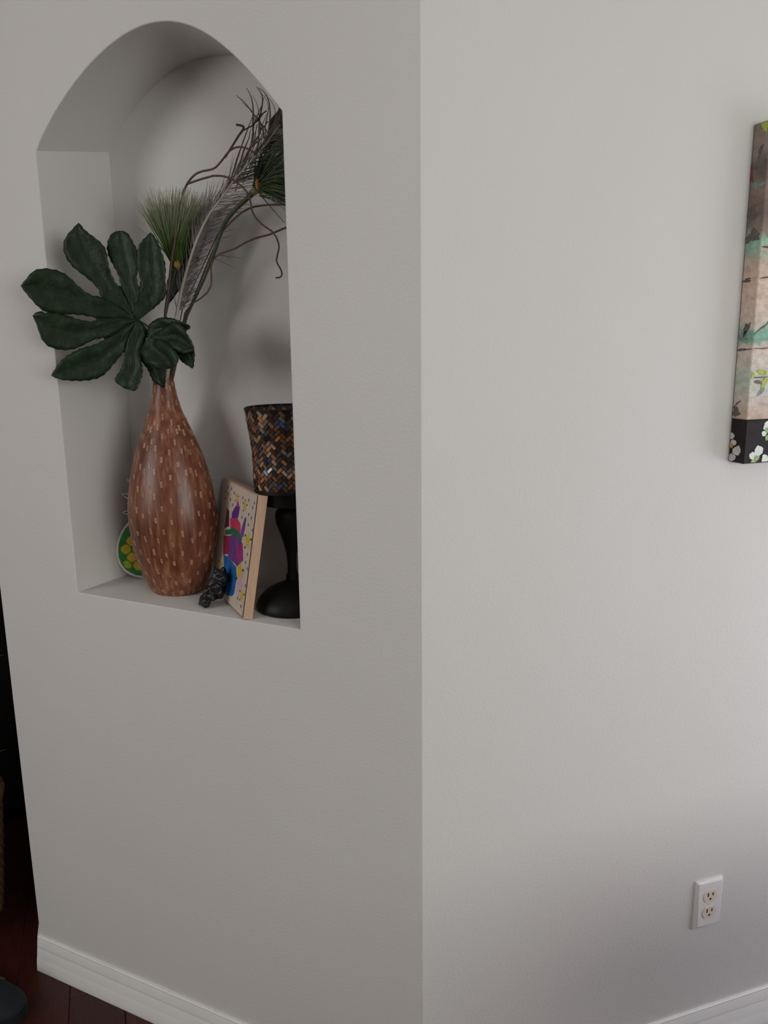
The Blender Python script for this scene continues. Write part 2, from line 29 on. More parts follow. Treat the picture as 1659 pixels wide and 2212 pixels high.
WISPS = [[[-0.4184, 0.118, 1.9972], [-0.4106, 0.118, 1.9909], [-0.4029, 0.118, 1.9845], [-0.3963, 0.118, 1.9775], [-0.3898, 0.118, 1.9704], [-0.384, 0.118, 1.963], [-0.378, 0.118, 1.9558], [-0.3709, 0.118, 1.9492], [-0.3663, 0.118, 1.9416], [-0.3631, 0.118, 1.9335], [-0.3624, 0.118, 1.9253], [-0.3616, 0.118, 1.9171]], [[-0.3954, 0.118, 2.0067], [-0.3895, 0.118, 1.9979], [-0.3854, 0.118, 1.9889], [-0.383, 0.118, 1.9796], [-0.3825, 0.118, 1.9702], [-0.383, 0.118, 1.9609], [-0.384, 0.118, 1.9517], [-0.3847, 0.118, 1.9424], [-0.3847, 0.118, 1.933], [-0.3848, 0.118, 1.9235], [-0.3882, 0.118, 1.9147], [-0.3916, 0.118, 1.9059]], [[-0.3733, 0.118, 2.0054], [-0.3674, 0.118, 1.9988], [-0.3629, 0.118, 1.9919], [-0.3612, 0.118, 1.9843], [-0.3618, 0.118, 1.9769], [-0.3636, 0.118, 1.9697], [-0.3657, 0.118, 1.9625], [-0.3685, 0.118, 1.9555], [-0.3703, 0.118, 1.9482], [-0.37, 0.118, 1.9406], [-0.3697, 0.118, 1.9329], [-0.3694, 0.118, 1.9252]], [[-0.3688, 0.118, 2.003], [-0.358, 0.118, 1.9956], [-0.3514, 0.118, 1.9863], [-0.3471, 0.118, 1.976], [-0.3464, 0.118, 1.9655], [-0.346, 0.118, 1.9551], [-0.3477, 0.118, 1.9448], [-0.3496, 0.118, 1.9345], [-0.3518, 0.118, 1.9243], [-0.3547, 0.118, 1.9143], [-0.3605, 0.118, 1.9051], [-0.3662, 0.118, 1.8958]], [[-0.3581, 0.118, 1.9865], [-0.3614, 0.118, 1.9767], [-0.3668, 0.118, 1.9677], [-0.3729, 0.118, 1.9588], [-0.3789, 0.118, 1.9499], [-0.3832, 0.118, 1.9403], [-0.3852, 0.118, 1.93], [-0.3876, 0.118, 1.9196], [-0.3903, 0.118, 1.9093], [-0.3964, 0.118, 1.9001], [-0.4029, 0.118, 1.891], [-0.4097, 0.118, 1.882]], [[-0.384, 0.118, 1.9577], [-0.3899, 0.118, 1.9479], [-0.3957, 0.118, 1.938], [-0.4014, 0.118, 1.928], [-0.407, 0.118, 1.9178], [-0.4126, 0.118, 1.9076], [-0.4183, 0.118, 1.8974], [-0.424, 0.118, 1.8871], [-0.4288, 0.118, 1.8764], [-0.4336, 0.118, 1.8656], [-0.4386, 0.118, 1.8548], [-0.4437, 0.118, 1.844]], [[-0.3899, 0.118, 1.9367], [-0.3918, 0.118, 1.9299], [-0.3937, 0.118, 1.923], [-0.3972, 0.118, 1.9167], [-0.4014, 0.118, 1.9106], [-0.4056, 0.118, 1.9045], [-0.4088, 0.118, 1.8979], [-0.4119, 0.118, 1.8913], [-0.4151, 0.118, 1.8847], [-0.4185, 0.118, 1.8781], [-0.4219, 0.118, 1.8715], [-0.4253, 0.118, 1.8649]], [[-0.3754, 0.118, 1.944], [-0.3775, 0.118, 1.9355], [-0.3796, 0.118, 1.9269], [-0.382, 0.118, 1.9184], [-0.3869, 0.118, 1.9107], [-0.3918, 0.118, 1.9029], [-0.3968, 0.118, 1.8951], [-0.4017, 0.118, 1.8873], [-0.4067, 0.118, 1.8794], [-0.4129, 0.118, 1.872], [-0.4193, 0.118, 1.8647], [-0.4257, 0.118, 1.8574]], [[-0.3557, 0.118, 1.92], [-0.3593, 0.118, 1.9191], [-0.3629, 0.118, 1.9181], [-0.3665, 0.118, 1.9171], [-0.3701, 0.118, 1.9161], [-0.3732, 0.118, 1.9145], [-0.3764, 0.118, 1.9128], [-0.3796, 0.118, 1.9112], [-0.3827, 0.118, 1.9096], [-0.3858, 0.118, 1.9078], [-0.3888, 0.118, 1.9059], [-0.3917, 0.118, 1.904]], [[-0.3641, 0.118, 1.9372], [-0.3659, 0.118, 1.9341], [-0.3677, 0.118, 1.9309], [-0.3695, 0.118, 1.9278], [-0.3713, 0.118, 1.9246], [-0.3738, 0.118, 1.9219], [-0.3767, 0.118, 1.9192], [-0.3795, 0.118, 1.9166], [-0.3824, 0.118, 1.914], [-0.3852, 0.118, 1.9113], [-0.3878, 0.118, 1.9085], [-0.3905, 0.118, 1.9057]], [[-0.3794, 0.118, 1.9571], [-0.3807, 0.118, 1.9541], [-0.3821, 0.118, 1.951], [-0.3835, 0.118, 1.948], [-0.3845, 0.118, 1.9452], [-0.3805, 0.118, 1.9462], [-0.3766, 0.118, 1.9472], [-0.3735, 0.118, 1.9491], [-0.3709, 0.118, 1.9515], [-0.3682, 0.118, 1.9539], [-0.3656, 0.118, 1.9563], [-0.363, 0.118, 1.9586]]]
SPRAY1_BASE = [-0.5765, 0.11, 1.7014]
SPRAY1_TIPS = [[-0.6444, 0.11, 1.8398], [-0.6367, 0.11, 1.8374], [-0.6296, 0.11, 1.8378], [-0.6229, 0.11, 1.841], [-0.6163, 0.11, 1.8442], [-0.6094, 0.11, 1.8469], [-0.6022, 0.11, 1.8492], [-0.5949, 0.11, 1.8508], [-0.5871, 0.11, 1.8492], [-0.5794, 0.11, 1.8477], [-0.5716, 0.11, 1.8464], [-0.5637, 0.11, 1.8462], [-0.5559, 0.11, 1.8459], [-0.5481, 0.11, 1.8457], [-0.5405, 0.11, 1.8447], [-0.533, 0.11, 1.843], [-0.5255, 0.11, 1.8413], [-0.5181, 0.11, 1.8394], [-0.5112, 0.11, 1.8366], [-0.5043, 0.11, 1.8339], [-0.4978, 0.11, 1.8308], [-0.494, 0.11, 1.8257], [-0.4901, 0.11, 1.8206], [-0.4863, 0.11, 1.8155]]
SPRAY1_STRAY = [[-0.6541, 0.09, 1.8204], [-0.6566, 0.09, 1.7833], [-0.6186, 0.09, 1.7961]]
SPRAY2_BASE = [-0.3747, 0.105, 1.8297]
SPRAY2_TIPS = [[-0.3529, 0.115, 1.8912], [-0.3471, 0.115, 1.8978], [-0.3413, 0.115, 1.9042], [-0.3325, 0.115, 1.9076], [-0.323, 0.115, 1.9103], [-0.3138, 0.115, 1.9078], [-0.3047, 0.115, 1.9031], [-0.2957, 0.115, 1.8985], [-0.2889, 0.115, 1.8923], [-0.2841, 0.115, 1.8847], [-0.2793, 0.115, 1.8771], [-0.2745, 0.115, 1.8694], [-0.2731, 0.115, 1.8614], [-0.273, 0.115, 1.8532], [-0.2729, 0.115, 1.845], [-0.2728, 0.115, 1.8367], [-0.2727, 0.115, 1.8284], [-0.2747, 0.115, 1.8204], [-0.2768, 0.115, 1.8124], [-0.2789, 0.115, 1.8044], [-0.2815, 0.115, 1.7965], [-0.2864, 0.115, 1.7894], [-0.2913, 0.115, 1.7822], [-0.2963, 0.115, 1.775]]
NEEDLES = [[[-0.3253, 0.088, 1.8945], [-0.3335, 0.085, 1.8938], [-0.3419, 0.082, 1.8889]], [[-0.3277, 0.088, 1.8912], [-0.3348, 0.085, 1.89], [-0.3421, 0.082, 1.8845]], [[-0.3326, 0.088, 1.8846], [-0.3419, 0.085, 1.8845], [-0.3515, 0.082, 1.8802]], [[-0.3363, 0.088, 1.8779], [-0.3497, 0.085, 1.8785], [-0.3633, 0.082, 1.8748]], [[-0.3378, 0.088, 1.8718], [-0.3552, 0.085, 1.8718], [-0.373, 0.082, 1.8675]], [[-0.3392, 0.088, 1.8657], [-0.3608, 0.085, 1.8644], [-0.3828, 0.082, 1.8587]], [[-0.3452, 0.088, 1.8609], [-0.3686, 0.085, 1.8586], [-0.3927, 0.082, 1.8519]], [[-0.3477, 0.088, 1.8576], [-0.3729, 0.085, 1.8549], [-0.3988, 0.082, 1.8479]], [[-0.3502, 0.088, 1.8524], [-0.3762, 0.085, 1.8494], [-0.4027, 0.082, 1.8419]], [[-0.3205, 0.088, 1.8992], [-0.3276, 0.085, 1.898], [-0.3349, 0.082, 1.8926]], [[-0.316, 0.088, 1.9014], [-0.3218, 0.085, 1.9013], [-0.3279, 0.082, 1.8971]]]
NEEDLES2 = [[[-0.3627, 0.1, 1.8154], [-0.3373, 0.1, 1.8114], [-0.3125, 0.1, 1.802]], [[-0.3605, 0.1, 1.8143], [-0.3352, 0.1, 1.8076], [-0.3128, 0.1, 1.7966]], [[-0.3582, 0.1, 1.8132], [-0.3383, 0.1, 1.7913], [-0.3119, 0.1, 1.7654]], [[-0.365, 0.1, 1.8165], [-0.3349, 0.1, 1.8149], [-0.3075, 0.1, 1.8125]]]
SHORT_WISPS = [[[-0.4569, 0.085, 1.7157], [-0.4299, 0.085, 1.7132], [-0.3975, 0.085, 1.7067]], [[-0.4599, 0.085, 1.7091], [-0.4356, 0.085, 1.7001], [-0.4095, 0.085, 1.6872]], [[-0.442, 0.085, 1.7158], [-0.4277, 0.085, 1.7093], [-0.4159, 0.085, 1.7029]], [[-0.4394, 0.085, 1.7558], [-0.4246, 0.085, 1.7585], [-0.4099, 0.085, 1.7604]], [[-0.4426, 0.085, 1.7446], [-0.4301, 0.085, 1.7476], [-0.419, 0.085, 1.7497]], [[-0.473, 0.085, 1.7714], [-0.4552, 0.085, 1.7768], [-0.4384, 0.085, 1.7718]], [[-0.4988, 0.085, 1.7288], [-0.4786, 0.085, 1.7286], [-0.4588, 0.085, 1.7254]], [[-0.5105, 0.085, 1.7099], [-0.4898, 0.085, 1.7127], [-0.4699, 0.085, 1.7096]], [[-0.4778, 0.085, 1.7391], [-0.4576, 0.085, 1.7427], [-0.4404, 0.085, 1.7406]], [[-0.5319, 0.085, 1.6674], [-0.5187, 0.085, 1.6698], [-0.5073, 0.085, 1.6663]]]
GOLD1 = [-0.5684, 0.105, 1.7058]
GOLD2 = [[-0.3735, 0.1, 1.8248], [-0.3648, 0.1, 1.8344]]
PANEL = {'F': [-0.3721, -0.0022, 1.0306], 'a': [-0.7929, 0.6094, 0.0], 'up': [0.1049, 0.1365, 0.9851], 'n': [0.6094, 0.7929, 0.0], 'yaw': 0.6553, 'lean': 0.173, 'h': 0.2413, 'w': 0.2414}
CASTLE = {'pink_spire_tip': [[0.1254, 0.2128], [0.1047, 0.1989], [0.1313, 0.1941]], 'purple_spire': [[0.1342, 0.1973], [0.1052, 0.2002], [0.1077, 0.1823], [0.1128, 0.174], [0.1527, 0.1686], [0.1537, 0.1797]], 'red_tower': [[0.1615, 0.1669], [0.116, 0.1756], [0.0888, 0.17], [0.0769, 0.1471], [0.1204, 0.1497], [0.1473, 0.1397]], 'green_roof': [[0.1812, 0.1373], [0.1227, 0.1552], [0.0677, 0.1483], [0.0684, 0.1359], [0.117, 0.1416], [0.1826, 0.1278]], 'slim_purple_tower': [[0.0645, 0.1873], [0.055, 0.1872], [0.0605, 0.1484], [0.0769, 0.1471], [0.0793, 0.1589]], 'dark_tower': [[0.1901, 0.1836], [0.1736, 0.179], [0.1611, 0.1497], [0.1929, 0.1403]], 'purple_wall': [[0.1532, 0.131], [0.1176, 0.1429], [0.065, 0.136], [0.0526, 0.1244], [0.0472, 0.1042], [0.074, 0.0869], [0.1436, 0.0871], [0.1523, 0.1138]], 'maroon_wall': [[0.1906, 0.1246], [0.1483, 0.132], [0.141, 0.096], [0.1794, 0.0856]], 'magenta_wall': [[0.0914, 0.1287], [0.0592, 0.1358], [0.0441, 0.1049], [0.064, 0.0922], [0.09, 0.1013]], 'blue_gate': [[0.1758, 0.0864], [0.1469, 0.0886], [0.1141, 0.0859], [0.082, 0.082], [0.0703, 0.0623], [0.0751, 0.0295], [0.0867, 0.0208], [0.1262, 0.0127], [0.1591, 0.0514]]}
STARS = [[0.1304, 0.2164, 0.0065], [0.073, 0.2081, 0.008], [0.0297, 0.1479, 0.0123], [0.0566, 0.0803, 0.0138], [0.0257, 0.0404, 0.009], [0.1901, 0.0614, 0.008], [0.2042, 0.2102, 0.0073]]
SQUARES = [[0.1762, 0.2268], [0.1545, 0.2213], [0.0937, 0.221], [0.0758, 0.2183], [0.0545, 0.2227], [0.0183, 0.2233], [0.0254, 0.2131], [0.0438, 0.1964], [0.0846, 0.1835], [0.0259, 0.1928], [0.0392, 0.1769], [0.0108, 0.1721], [0.0226, 0.1223], [0.0286, 0.1051], [0.0129, 0.0963], [0.0122, 0.0626], [0.0493, 0.0273], [0.0237, 0.0181], [0.1554, 0.1961], [0.1744, 0.2038], [0.2026, 0.2257]]
P_FRONT = {'petals': [[0.6582, 1.3443], [0.6444, 1.3363], [0.6746, 1.3287], [0.6706, 1.3885], [0.6682, 1.377], [0.6743, 1.3942]], 'greens': [[0.6547, 1.3318], [0.6481, 1.3243], [0.6748, 1.3835], [0.677, 1.3688]], 'leafs': [[0.6281, 1.4843], [0.6514, 1.4889], [0.6582, 1.4703]], 'twig': [[0.6261, 1.4806], [0.6451, 1.4801], [0.6691, 1.4805]], 'bud': [[0.6436, 1.4717]], 'teal': [[0.6527, 1.4544]], 'band': [[0.6243, 1.404]]}
P_SIDE = {'petals': [[0.0038, 1.3706], [0.0098, 1.3584], [0.02, 1.3448], [0.0094, 1.3307]], 'gold': [[0.0057, 1.353]], 'strokes': [[0.0108, 1.4307], [0.01, 1.4132], [0.0209, 1.4352], [0.019, 1.5251]], 'band': [[0.0101, 1.4006]]}
SILL = 1.0306
CEIL = 2.62

scene = bpy.context.scene
COL = scene.collection

# ------------------------------------------------------------------ camera
cam_data = bpy.data.cameras.new('camera')
cam_data.sensor_fit = 'HORIZONTAL'
cam_data.sensor_width = 36.0
cam_data.lens = CAM_LENS
cam_data.clip_start = 0.02
cam = bpy.data.objects.new('camera', cam_data)
COL.objects.link(cam)
r_, u_, f_ = Vector(CAM_R), Vector(CAM_U), Vector(CAM_F)
m = Matrix((r_, u_, -f_)).transposed().to_4x4()
m.translation = Vector(CAM_POS)
cam.matrix_world = m
scene.camera = cam

# ------------------------------------------------------------------ world, lights, exposure
world = bpy.data.worlds.new('world')
scene.world = world
world.use_nodes = True
bg = world.node_tree.nodes['Background']
bg.inputs[0].default_value = (0.80, 0.88, 1.0, 1)
bg.inputs[1].default_value = 1.0

def B(s, o, z):
    """house axes: s runs along the right-hand wall, o away from it into the room"""
    return Vector((s * S45 + o * S45, s * S45 - o * S45, z))

S_MIN, S_MAX, O_MIN, O_MAX = -3.6, 1.9, -3.4, 3.6

def area(name, loc, look, sx, sy, power, color):
    d = bpy.data.lights.new(name, 'AREA')
    d.shape = 'RECTANGLE'
    d.size, d.size_y = sx, sy
    d.energy = power
    d.color = color
    o = bpy.data.objects.new(name, d)
    COL.objects.link(o)
    o.location = loc
    o.rotation_euler = (Vector(look) - Vector(loc)).to_track_quat('-Z', 'Z').to_euler()
    return o

# daylight through the window behind the camera, through the window at the end of the right-hand wall
WIN1 = dict(s=(-0.2, 1.8), z=(1.05, 2.35))      # in the wall o = O_MAX
WIN2 = dict(o=(0.3, 1.4), z=(0.25, 1.55))     # glazed door in the wall s = S_MAX, close to the right-hand wall
WIN3 = dict(o=(-0.25, 1.05), z=(1.35, 2.55))      # in the wall s = S_MIN, facing the niche
area('daylight_window', B(0.8, O_MAX + 0.16, 1.70), B(0.8, 0, 1.70), 2.0, 1.3, 65, (0.985, 1.0, 0.945))
area('daylight_side_window', B(S_MAX + 0.16, 0.85, 0.90), B(0, 0.85, 0.90), 1.1, 1.3, 20, (0.88, 0.855, 1.0))
area('daylight_far_window', B(S_MIN - 0.16, 0.4, 1.95), B(0, 0.4, 1.95), 1.3, 1.2, 33, (1.0, 0.975, 0.955))

scene.view_settings.view_transform = 'Standard'
scene.view_settings.look = 'None'
scene.view_settings.exposure = 0.0
scene.view_settings.gamma = 1.0
scene.view_settings.use_curve_mapping = False

# ------------------------------------------------------------------ helpers
def lin(h):
    h = h.lstrip('#')
    v = [int(h[i:i + 2], 16) / 255 for i in (0, 2, 4)]
    return tuple(c / 12.92 if c <= 0.04045 else ((c + 0.055) / 1.055) ** 2.4 for c in v)

def new_mat(name):
    mt = bpy.data.materials.new(name)
    mt.use_nodes = True
    nt = mt.node_tree
    return mt, nt, nt.nodes['Principled BSDF']

def simple(name, col, rough=0.5, spec=0.5, metal=0.0, var=0.12, scale=40.0, stretch=(1, 1, 1), bump=0.0, bump_scale=None, coat=0.0, rand=0.0):
    """colour with noise variation and optional fine relief"""
    mt, nt, p = new_mat(name)
    N, L = nt.nodes, nt.links
    tc = N.new('ShaderNodeTexCoord')
    mp = N.new('ShaderNodeMapping')
    mp.inputs['Scale'].default_value = stretch
    L.new(tc.outputs['Object'], mp.inputs['Vector'])
    nz = N.new('ShaderNodeTexNoise')
    nz.inputs['Scale'].default_value = scale
    nz.inputs['Detail'].default_value = 4
    L.new(mp.outputs[0], nz.inputs['Vector'])
    rp = N.new('ShaderNodeValToRGB')
    c = Vector(col)
    rp.color_ramp.elements[0].position = 0.3
    rp.color_ramp.elements[1].position = 0.7
    rp.color_ramp.elements[0].color = (*(c * (1 - var)), 1)
    rp.color_ramp.elements[1].color = (*(c * (1 + var)), 1)
    L.new(nz.outputs['Fac'], rp.inputs[0])
    out = rp.outputs[0]
    if rand:
        oi = N.new('ShaderNodeObjectInfo')
        mr = N.new('ShaderNodeMapRange')
        mr.inputs['To Min'].default_value = 1 - rand
        mr.inputs['To Max'].default_value = 1 + rand
        L.new(oi.outputs['Random'], mr.inputs['Value'])
        hs = N.new('ShaderNodeHueSaturation')
        L.new(mr.outputs[0], hs.inputs['Value'])
        L.new(out, hs.inputs['Color'])
        out = hs.outputs[0]
    L.new(out, p.inputs['Base Color'])
    p.inputs['Roughness'].default_value = rough
    p.inputs['Specular IOR Level'].default_value = spec
    p.inputs['Metallic'].default_value = metal
    p.inputs['Coat Weight'].default_value = coat
    if bump:
        bz = N.new('ShaderNodeTexNoise')
        bz.inputs['Scale'].default_value = bump_scale or scale
        bz.inputs['Detail'].default_value = 3
        L.new(mp.outputs[0], bz.inputs['Vector'])
        bp = N.new('ShaderNodeBump')
        bp.inputs['Strength'].default_value = 1.0
        bp.inputs['Distance'].default_value = bump
        L.new(bz.outputs['Fac'], bp.inputs['Height'])
        L.new(bp.outputs[0], p.inputs['Normal'])
    return mt

def wall_mat(name, col):
    """painted orange-peel plaster"""
    mt, nt, p = new_mat(name)
    N, L = nt.nodes, nt.links
    tc = N.new('ShaderNodeTexCoord')
    n1 = N.new('ShaderNodeTexNoise'); n1.inputs['Scale'].default_value = 3; n1.inputs['Detail'].default_value = 2
    L.new(tc.outputs['Object'], n1.inputs['Vector'])
    rp = N.new('ShaderNodeValToRGB')
    c = Vector(col)
    rp.color_ramp.elements[0].color = (*(c * 0.975), 1)
    rp.color_ramp.elements[1].color = (*(c * 1.02), 1)
    L.new(n1.outputs['Fac'], rp.inputs[0])
    L.new(rp.outputs[0], p.inputs['Base Color'])
    n2 = N.new('ShaderNodeTexNoise'); n2.inputs['Scale'].default_value = 190; n2.inputs['Detail'].default_value = 2; n2.inputs['Roughness'].default_value = 0.45
    L.new(tc.outputs['Object'], n2.inputs['Vector'])
    r2 = N.new('ShaderNodeValToRGB')
    r2.color_ramp.elements[0].position = 0.42
    r2.color_ramp.elements[1].position = 0.66
    L.new(n2.outputs['Fac'], r2.inputs[0])
    bp = N.new('ShaderNodeBump'); bp.inputs['Strength'].default_value = 0.3; bp.inputs['Distance'].default_value = 0.0005
    L.new(r2.outputs[0], bp.inputs['Height'])
    L.new(bp.outputs[0], p.inputs['Normal'])
    p.inputs['Roughness'].default_value = 0.62
    p.inputs['Specular IOR Level'].default_value = 0.3
    return mt

def grad_mat(name, c0, c1, rough=0.6, lo=0.2, hi=0.9, spec=0.3):
    """colour running from c0 (bottom) to c1 (top) of the thing"""
    mt, nt, p = new_mat(name)
    N, L = nt.nodes, nt.links
    tc = N.new('ShaderNodeTexCoord')
    sx = N.new('ShaderNodeSeparateXYZ')
    L.new(tc.outputs['Generated'], sx.inputs[0])
    rp = N.new('ShaderNodeValToRGB')
    rp.color_ramp.elements[0].position = lo
    rp.color_ramp.elements[1].position = hi
    rp.color_ramp.elements[0].color = (*c0, 1)
    rp.color_ramp.elements[1].color = (*c1, 1)
    L.new(sx.outputs['Z'], rp.inputs[0])
    L.new(rp.outputs[0], p.inputs['Base Color'])
    p.inputs['Roughness'].default_value = rough
    p.inputs['Specular IOR Level'].default_value = spec
    return mt

def link(name, me, mat, parent=None, smooth=None):
    if mat is not None:
        me.materials.clear()
        me.materials.append(mat)
    if smooth is not None:
        for f in me.polygons:
            f.use_smooth = True
        if smooth < 180:
            me.set_sharp_from_angle(angle=math.radians(smooth))
    o = bpy.data.objects.new(name, me)
    COL.objects.link(o)
    o.parent = parent
    return o

def obj(name, bm, mat, parent=None, smooth=None, fix=True):
    if fix:
        bmesh.ops.recalc_face_normals(bm, faces=bm.faces)
    me = bpy.data.meshes.new(name)
    bm.to_mesh(me)
    bm.free()
    return link(name, me, mat, parent, smooth)

def thing(name, label, cat, loc=(0, 0, 0), group=None):
    o = bpy.data.objects.new(name, None)
    o.empty_display_size = 0.02
    COL.objects.link(o)
    o.location = loc
    o['label'] = label
    o['category'] = cat
    if group:
        o['group'] = group
    return o

def tag(o, label, cat, group=None):
    o['label'] = label
    o['category'] = cat
    if group:
        o['group'] = group
    return o

def struct(o):
    o['kind'] = 'structure'
    return o

def box(bm, lo, hi, mtx=None, bevel=0.0, seg=1):
    lo, hi = Vector(lo), Vector(hi)
    r = bmesh.ops.create_cube(bm, size=1.0)
    vs = r['verts']
    for v in vs:
        v.co = Vector(((lo[i] + hi[i]) / 2 + v.co[i] * (hi[i] - lo[i])) for i in range(3))
    if bevel:
        es = list({e for v in vs for e in v.link_edges})
        rr = bmesh.ops.bevel(bm, geom=es, offset=bevel, segments=seg, affect='EDGES', profile=0.5)
        vs = list({v for f in rr['faces'] for v in f.verts} | {v for v in vs if v.is_valid})
    if mtx is not None:
        bmesh.ops.transform(bm, matrix=mtx, verts=[v for v in vs if v.is_valid])
    return vs

def prism(bm, pts, z0, z1, fn):
    """polygon pts (u, v) from depth z0 to z1; fn maps (u, v, w) to a point"""
    a = [bm.verts.new(fn(u, v, z0)) for u, v in pts]
    b = [bm.verts.new(fn(u, v, z1)) for u, v in pts]
    bm.faces.new(a)
    bm.faces.new(b[::-1])
    n = len(pts)
    for i in range(n):
        j = (i + 1) % n
        bm.faces.new((a[i], b[i], b[j], a[j]))

def lathe(bm, prof, c=(0, 0), seg=48, ry=1.0, cap0=True, cap1=True):
    rings = []
    for z, r in prof:
        rings.append([bm.verts.new((c[0] + r * math.cos(2 * math.pi * k / seg), c[1] + r * ry * math.sin(2 * math.pi * k / seg), z)) for k in range(seg)])
    for a, b in zip(rings, rings[1:]):
        for k in range(seg):
            j = (k + 1) % seg
            bm.faces.new((a[k], a[j], b[j], b[k]))
    if cap0:
        bm.faces.new(rings[0][::-1])
    if cap1:
        bm.faces.new(rings[-1])
    return rings

def tube(bm, pts, r0, r1=None, seg=6, taper=None, flat=1.0):
    pts = [Vector(q) for q in pts]
    n = len(pts)
    r1 = r0 if r1 is None else r1
    t0 = (pts[1] - pts[0]).normalized()
    up = Vector((0, -1, 0.01))
    nx = t0.cross(up).normalized()
    rings = []
    for i, q in enumerate(pts):
        t = (pts[min(i + 1, n - 1)] - pts[max(i - 1, 0)]).normalized()
        nx = (nx - t * nx.dot(t))
        if nx.length < 1e-6:
            nx = t.orthogonal()
        nx.normalize()
        ny = t.cross(nx)
        f = i / (n - 1)
        r = taper(f) if taper else r0 + (r1 - r0) * f
        rings.append([bm.verts.new(q + nx * (r * math.cos(2 * math.pi * k / seg)) + ny * (r * flat * math.sin(2 * math.pi * k / seg))) for k in range(seg)])
    for a, b in zip(rings, rings[1:]):
        for k in range(seg):
            j = (k + 1) % seg
            bm.faces.new((a[k], a[j], b[j], b[k]))
    bm.faces.new(rings[0][::-1])
    bm.faces.new(rings[-1])

def smooth_line(pts, it=2):
    pts = [Vector(q) for q in pts]
    for _ in range(it):
        out = [pts[0]]
        for a, b in zip(pts, pts[1:]):
            out += [a.lerp(b, 0.25), a.lerp(b, 0.75)]
        out.append(pts[-1])
        pts = out
    return pts

def bez(a, b, c, n):
    a, b, c = Vector(a), Vector(b), Vector(c)
    return [a * (1 - t) ** 2 + b * (2 * t * (1 - t)) + c * t * t for t in [i / (n - 1) for i in range(n)]]

# ------------------------------------------------------------------ materials of the setting
M = {}
M['wall'] = wall_mat('wall_paint', (0.640, 0.615, 0.590))
M['ceiling'] = wall_mat('ceiling_paint', (0.80, 0.79, 0.77))
M['trim'] = simple('white_trim_paint', (0.82, 0.81, 0.78), rough=0.35, var=0.02, scale=8)
M['plank'] = simple('dark_cherry_plank', (0.042, 0.0080, 0.0048), rough=0.42, var=0.35, scale=26, stretch=(9, 0.5, 9), rand=0.25, spec=0.4)
M['subfloor'] = simple('dark_joint', (0.01, 0.004, 0.003), rough=0.8)

# ------------------------------------------------------------------ walls
def build_niche_wall():
    bm = bmesh.new()
    x0, x1 = ARCH_FRONT[0][0], ARCH_FRONT[-1][0]
    XL = -1.0529
    V = lambda x, y, z: bm.verts.new((x, y, z))
    quad = lambda *v: bm.faces.new([V(*q) for q in v])
    zspl, zspr = ARCH_FRONT[0][1], ARCH_FRONT[-1][1]
    # front face, in bands so that vertices meet
    for a, b in ((XL, x0), (x1, 0.0)):
        zz = zspl if a == XL else zspr
        quad((a, 0, 0), (b, 0, 0), (b, 0, SILL), (a, 0, SILL))
        quad((a, 0, SILL), (b, 0, SILL), (b, 0, zz), (a, 0, zz))
        quad((a, 0, zz), (b, 0, zz), (b, 0, CEIL), (a, 0, CEIL))
    quad((x0, 0, 0), (x1, 0, 0), (x1, 0, SILL), (x0, 0, SILL))
    for (xa, za), (xb, zb) in zip(ARCH_FRONT, ARCH_FRONT[1:]):
        quad((xa, 0, za), (xb, 0, zb), (xb, 0, CEIL), (xa, 0, CEIL))
    # reveals and back of the niche
    D = 0.195
    fr = [(x0, SILL)] + [tuple(q) for q in ARCH_FRONT] + [(x1, SILL)]
    bk = [(x0, SILL)] + [tuple(q) for q in ARCH_BACK] + [(x1, SILL)]
    n = len(fr)
    for i in range(n):
        j = (i + 1) % n
        quad((fr[i][0], 0, fr[i][1]), (fr[j][0], 0, fr[j][1]), (bk[j][0], D, bk[j][1]), (bk[i][0], D, bk[i][1]))
    for (xa, za), (xb, zb) in zip(ARCH_BACK, ARCH_BACK[1:]):
        quad((xa, D, SILL), (xb, D, SILL), (xb, D, zb), (xa, D, za))
    bmesh.ops.remove_doubles(bm, verts=bm.verts, dist=1e-5)
    bmesh.ops.recalc_face_normals(bm, faces=bm.faces)
    f0 = max(bm.faces, key=lambda f: -f.calc_center_median().z if abs(f.normal.y) > 0.9 and f.calc_center_median().y < 0.01 else -99)
    if f0.normal.y > 0:
        bmesh.ops.reverse_faces(bm, faces=bm.faces)
    # plastered edge round the opening
    es = [e for e in bm.edges if all(abs(v.co.y) < 1e-6 for v in e.verts) and len(e.link_faces) == 2 and abs(e.link_faces[0].normal.dot(e.link_faces[1].normal)) < 0.5]
    bmesh.ops.bevel(bm, geom=es, offset=0.0028, segments=3, affect='EDGES', profile=0.5)
    o = obj('wall_left', bm, M['wall'], smooth=35, fix=False)
    return struct(o)

build_niche_wall()

def flat_wall(name, pts, mat, holes=()):
    """vertical wall along the segment pts (two ground points), with rectangular openings (t0, t1, z0, z1) in metres along it"""
    a, b = Vector(pts[0]), Vector(pts[1])
    d = (b - a)
    ln = d.length
    d.normalize()
    ts = sorted({0.0, ln, *[h[0] for h in holes], *[h[1] for h in holes]})
    zs = sorted({0.0, CEIL, *[h[2] for h in holes], *[h[3] for h in holes]})
    bm = bmesh.new()
    for t0, t1 in zip(ts, ts[1:]):
        for z0, z1 in zip(zs, zs[1:]):
            if any(h[0] <= t0 and t1 <= h[1] and h[2] <= z0 and z1 <= h[3] for h in holes):
                continue
            bm.faces.new([bm.verts.new((a + d * t) + Vector((0, 0, z))) for t, z in ((t0, z0), (t1, z0), (t1, z1), (t0, z1))])
    bmesh.ops.remove_doubles(bm, verts=bm.verts, dist=1e-5)
    return struct(obj(name, bm, mat))

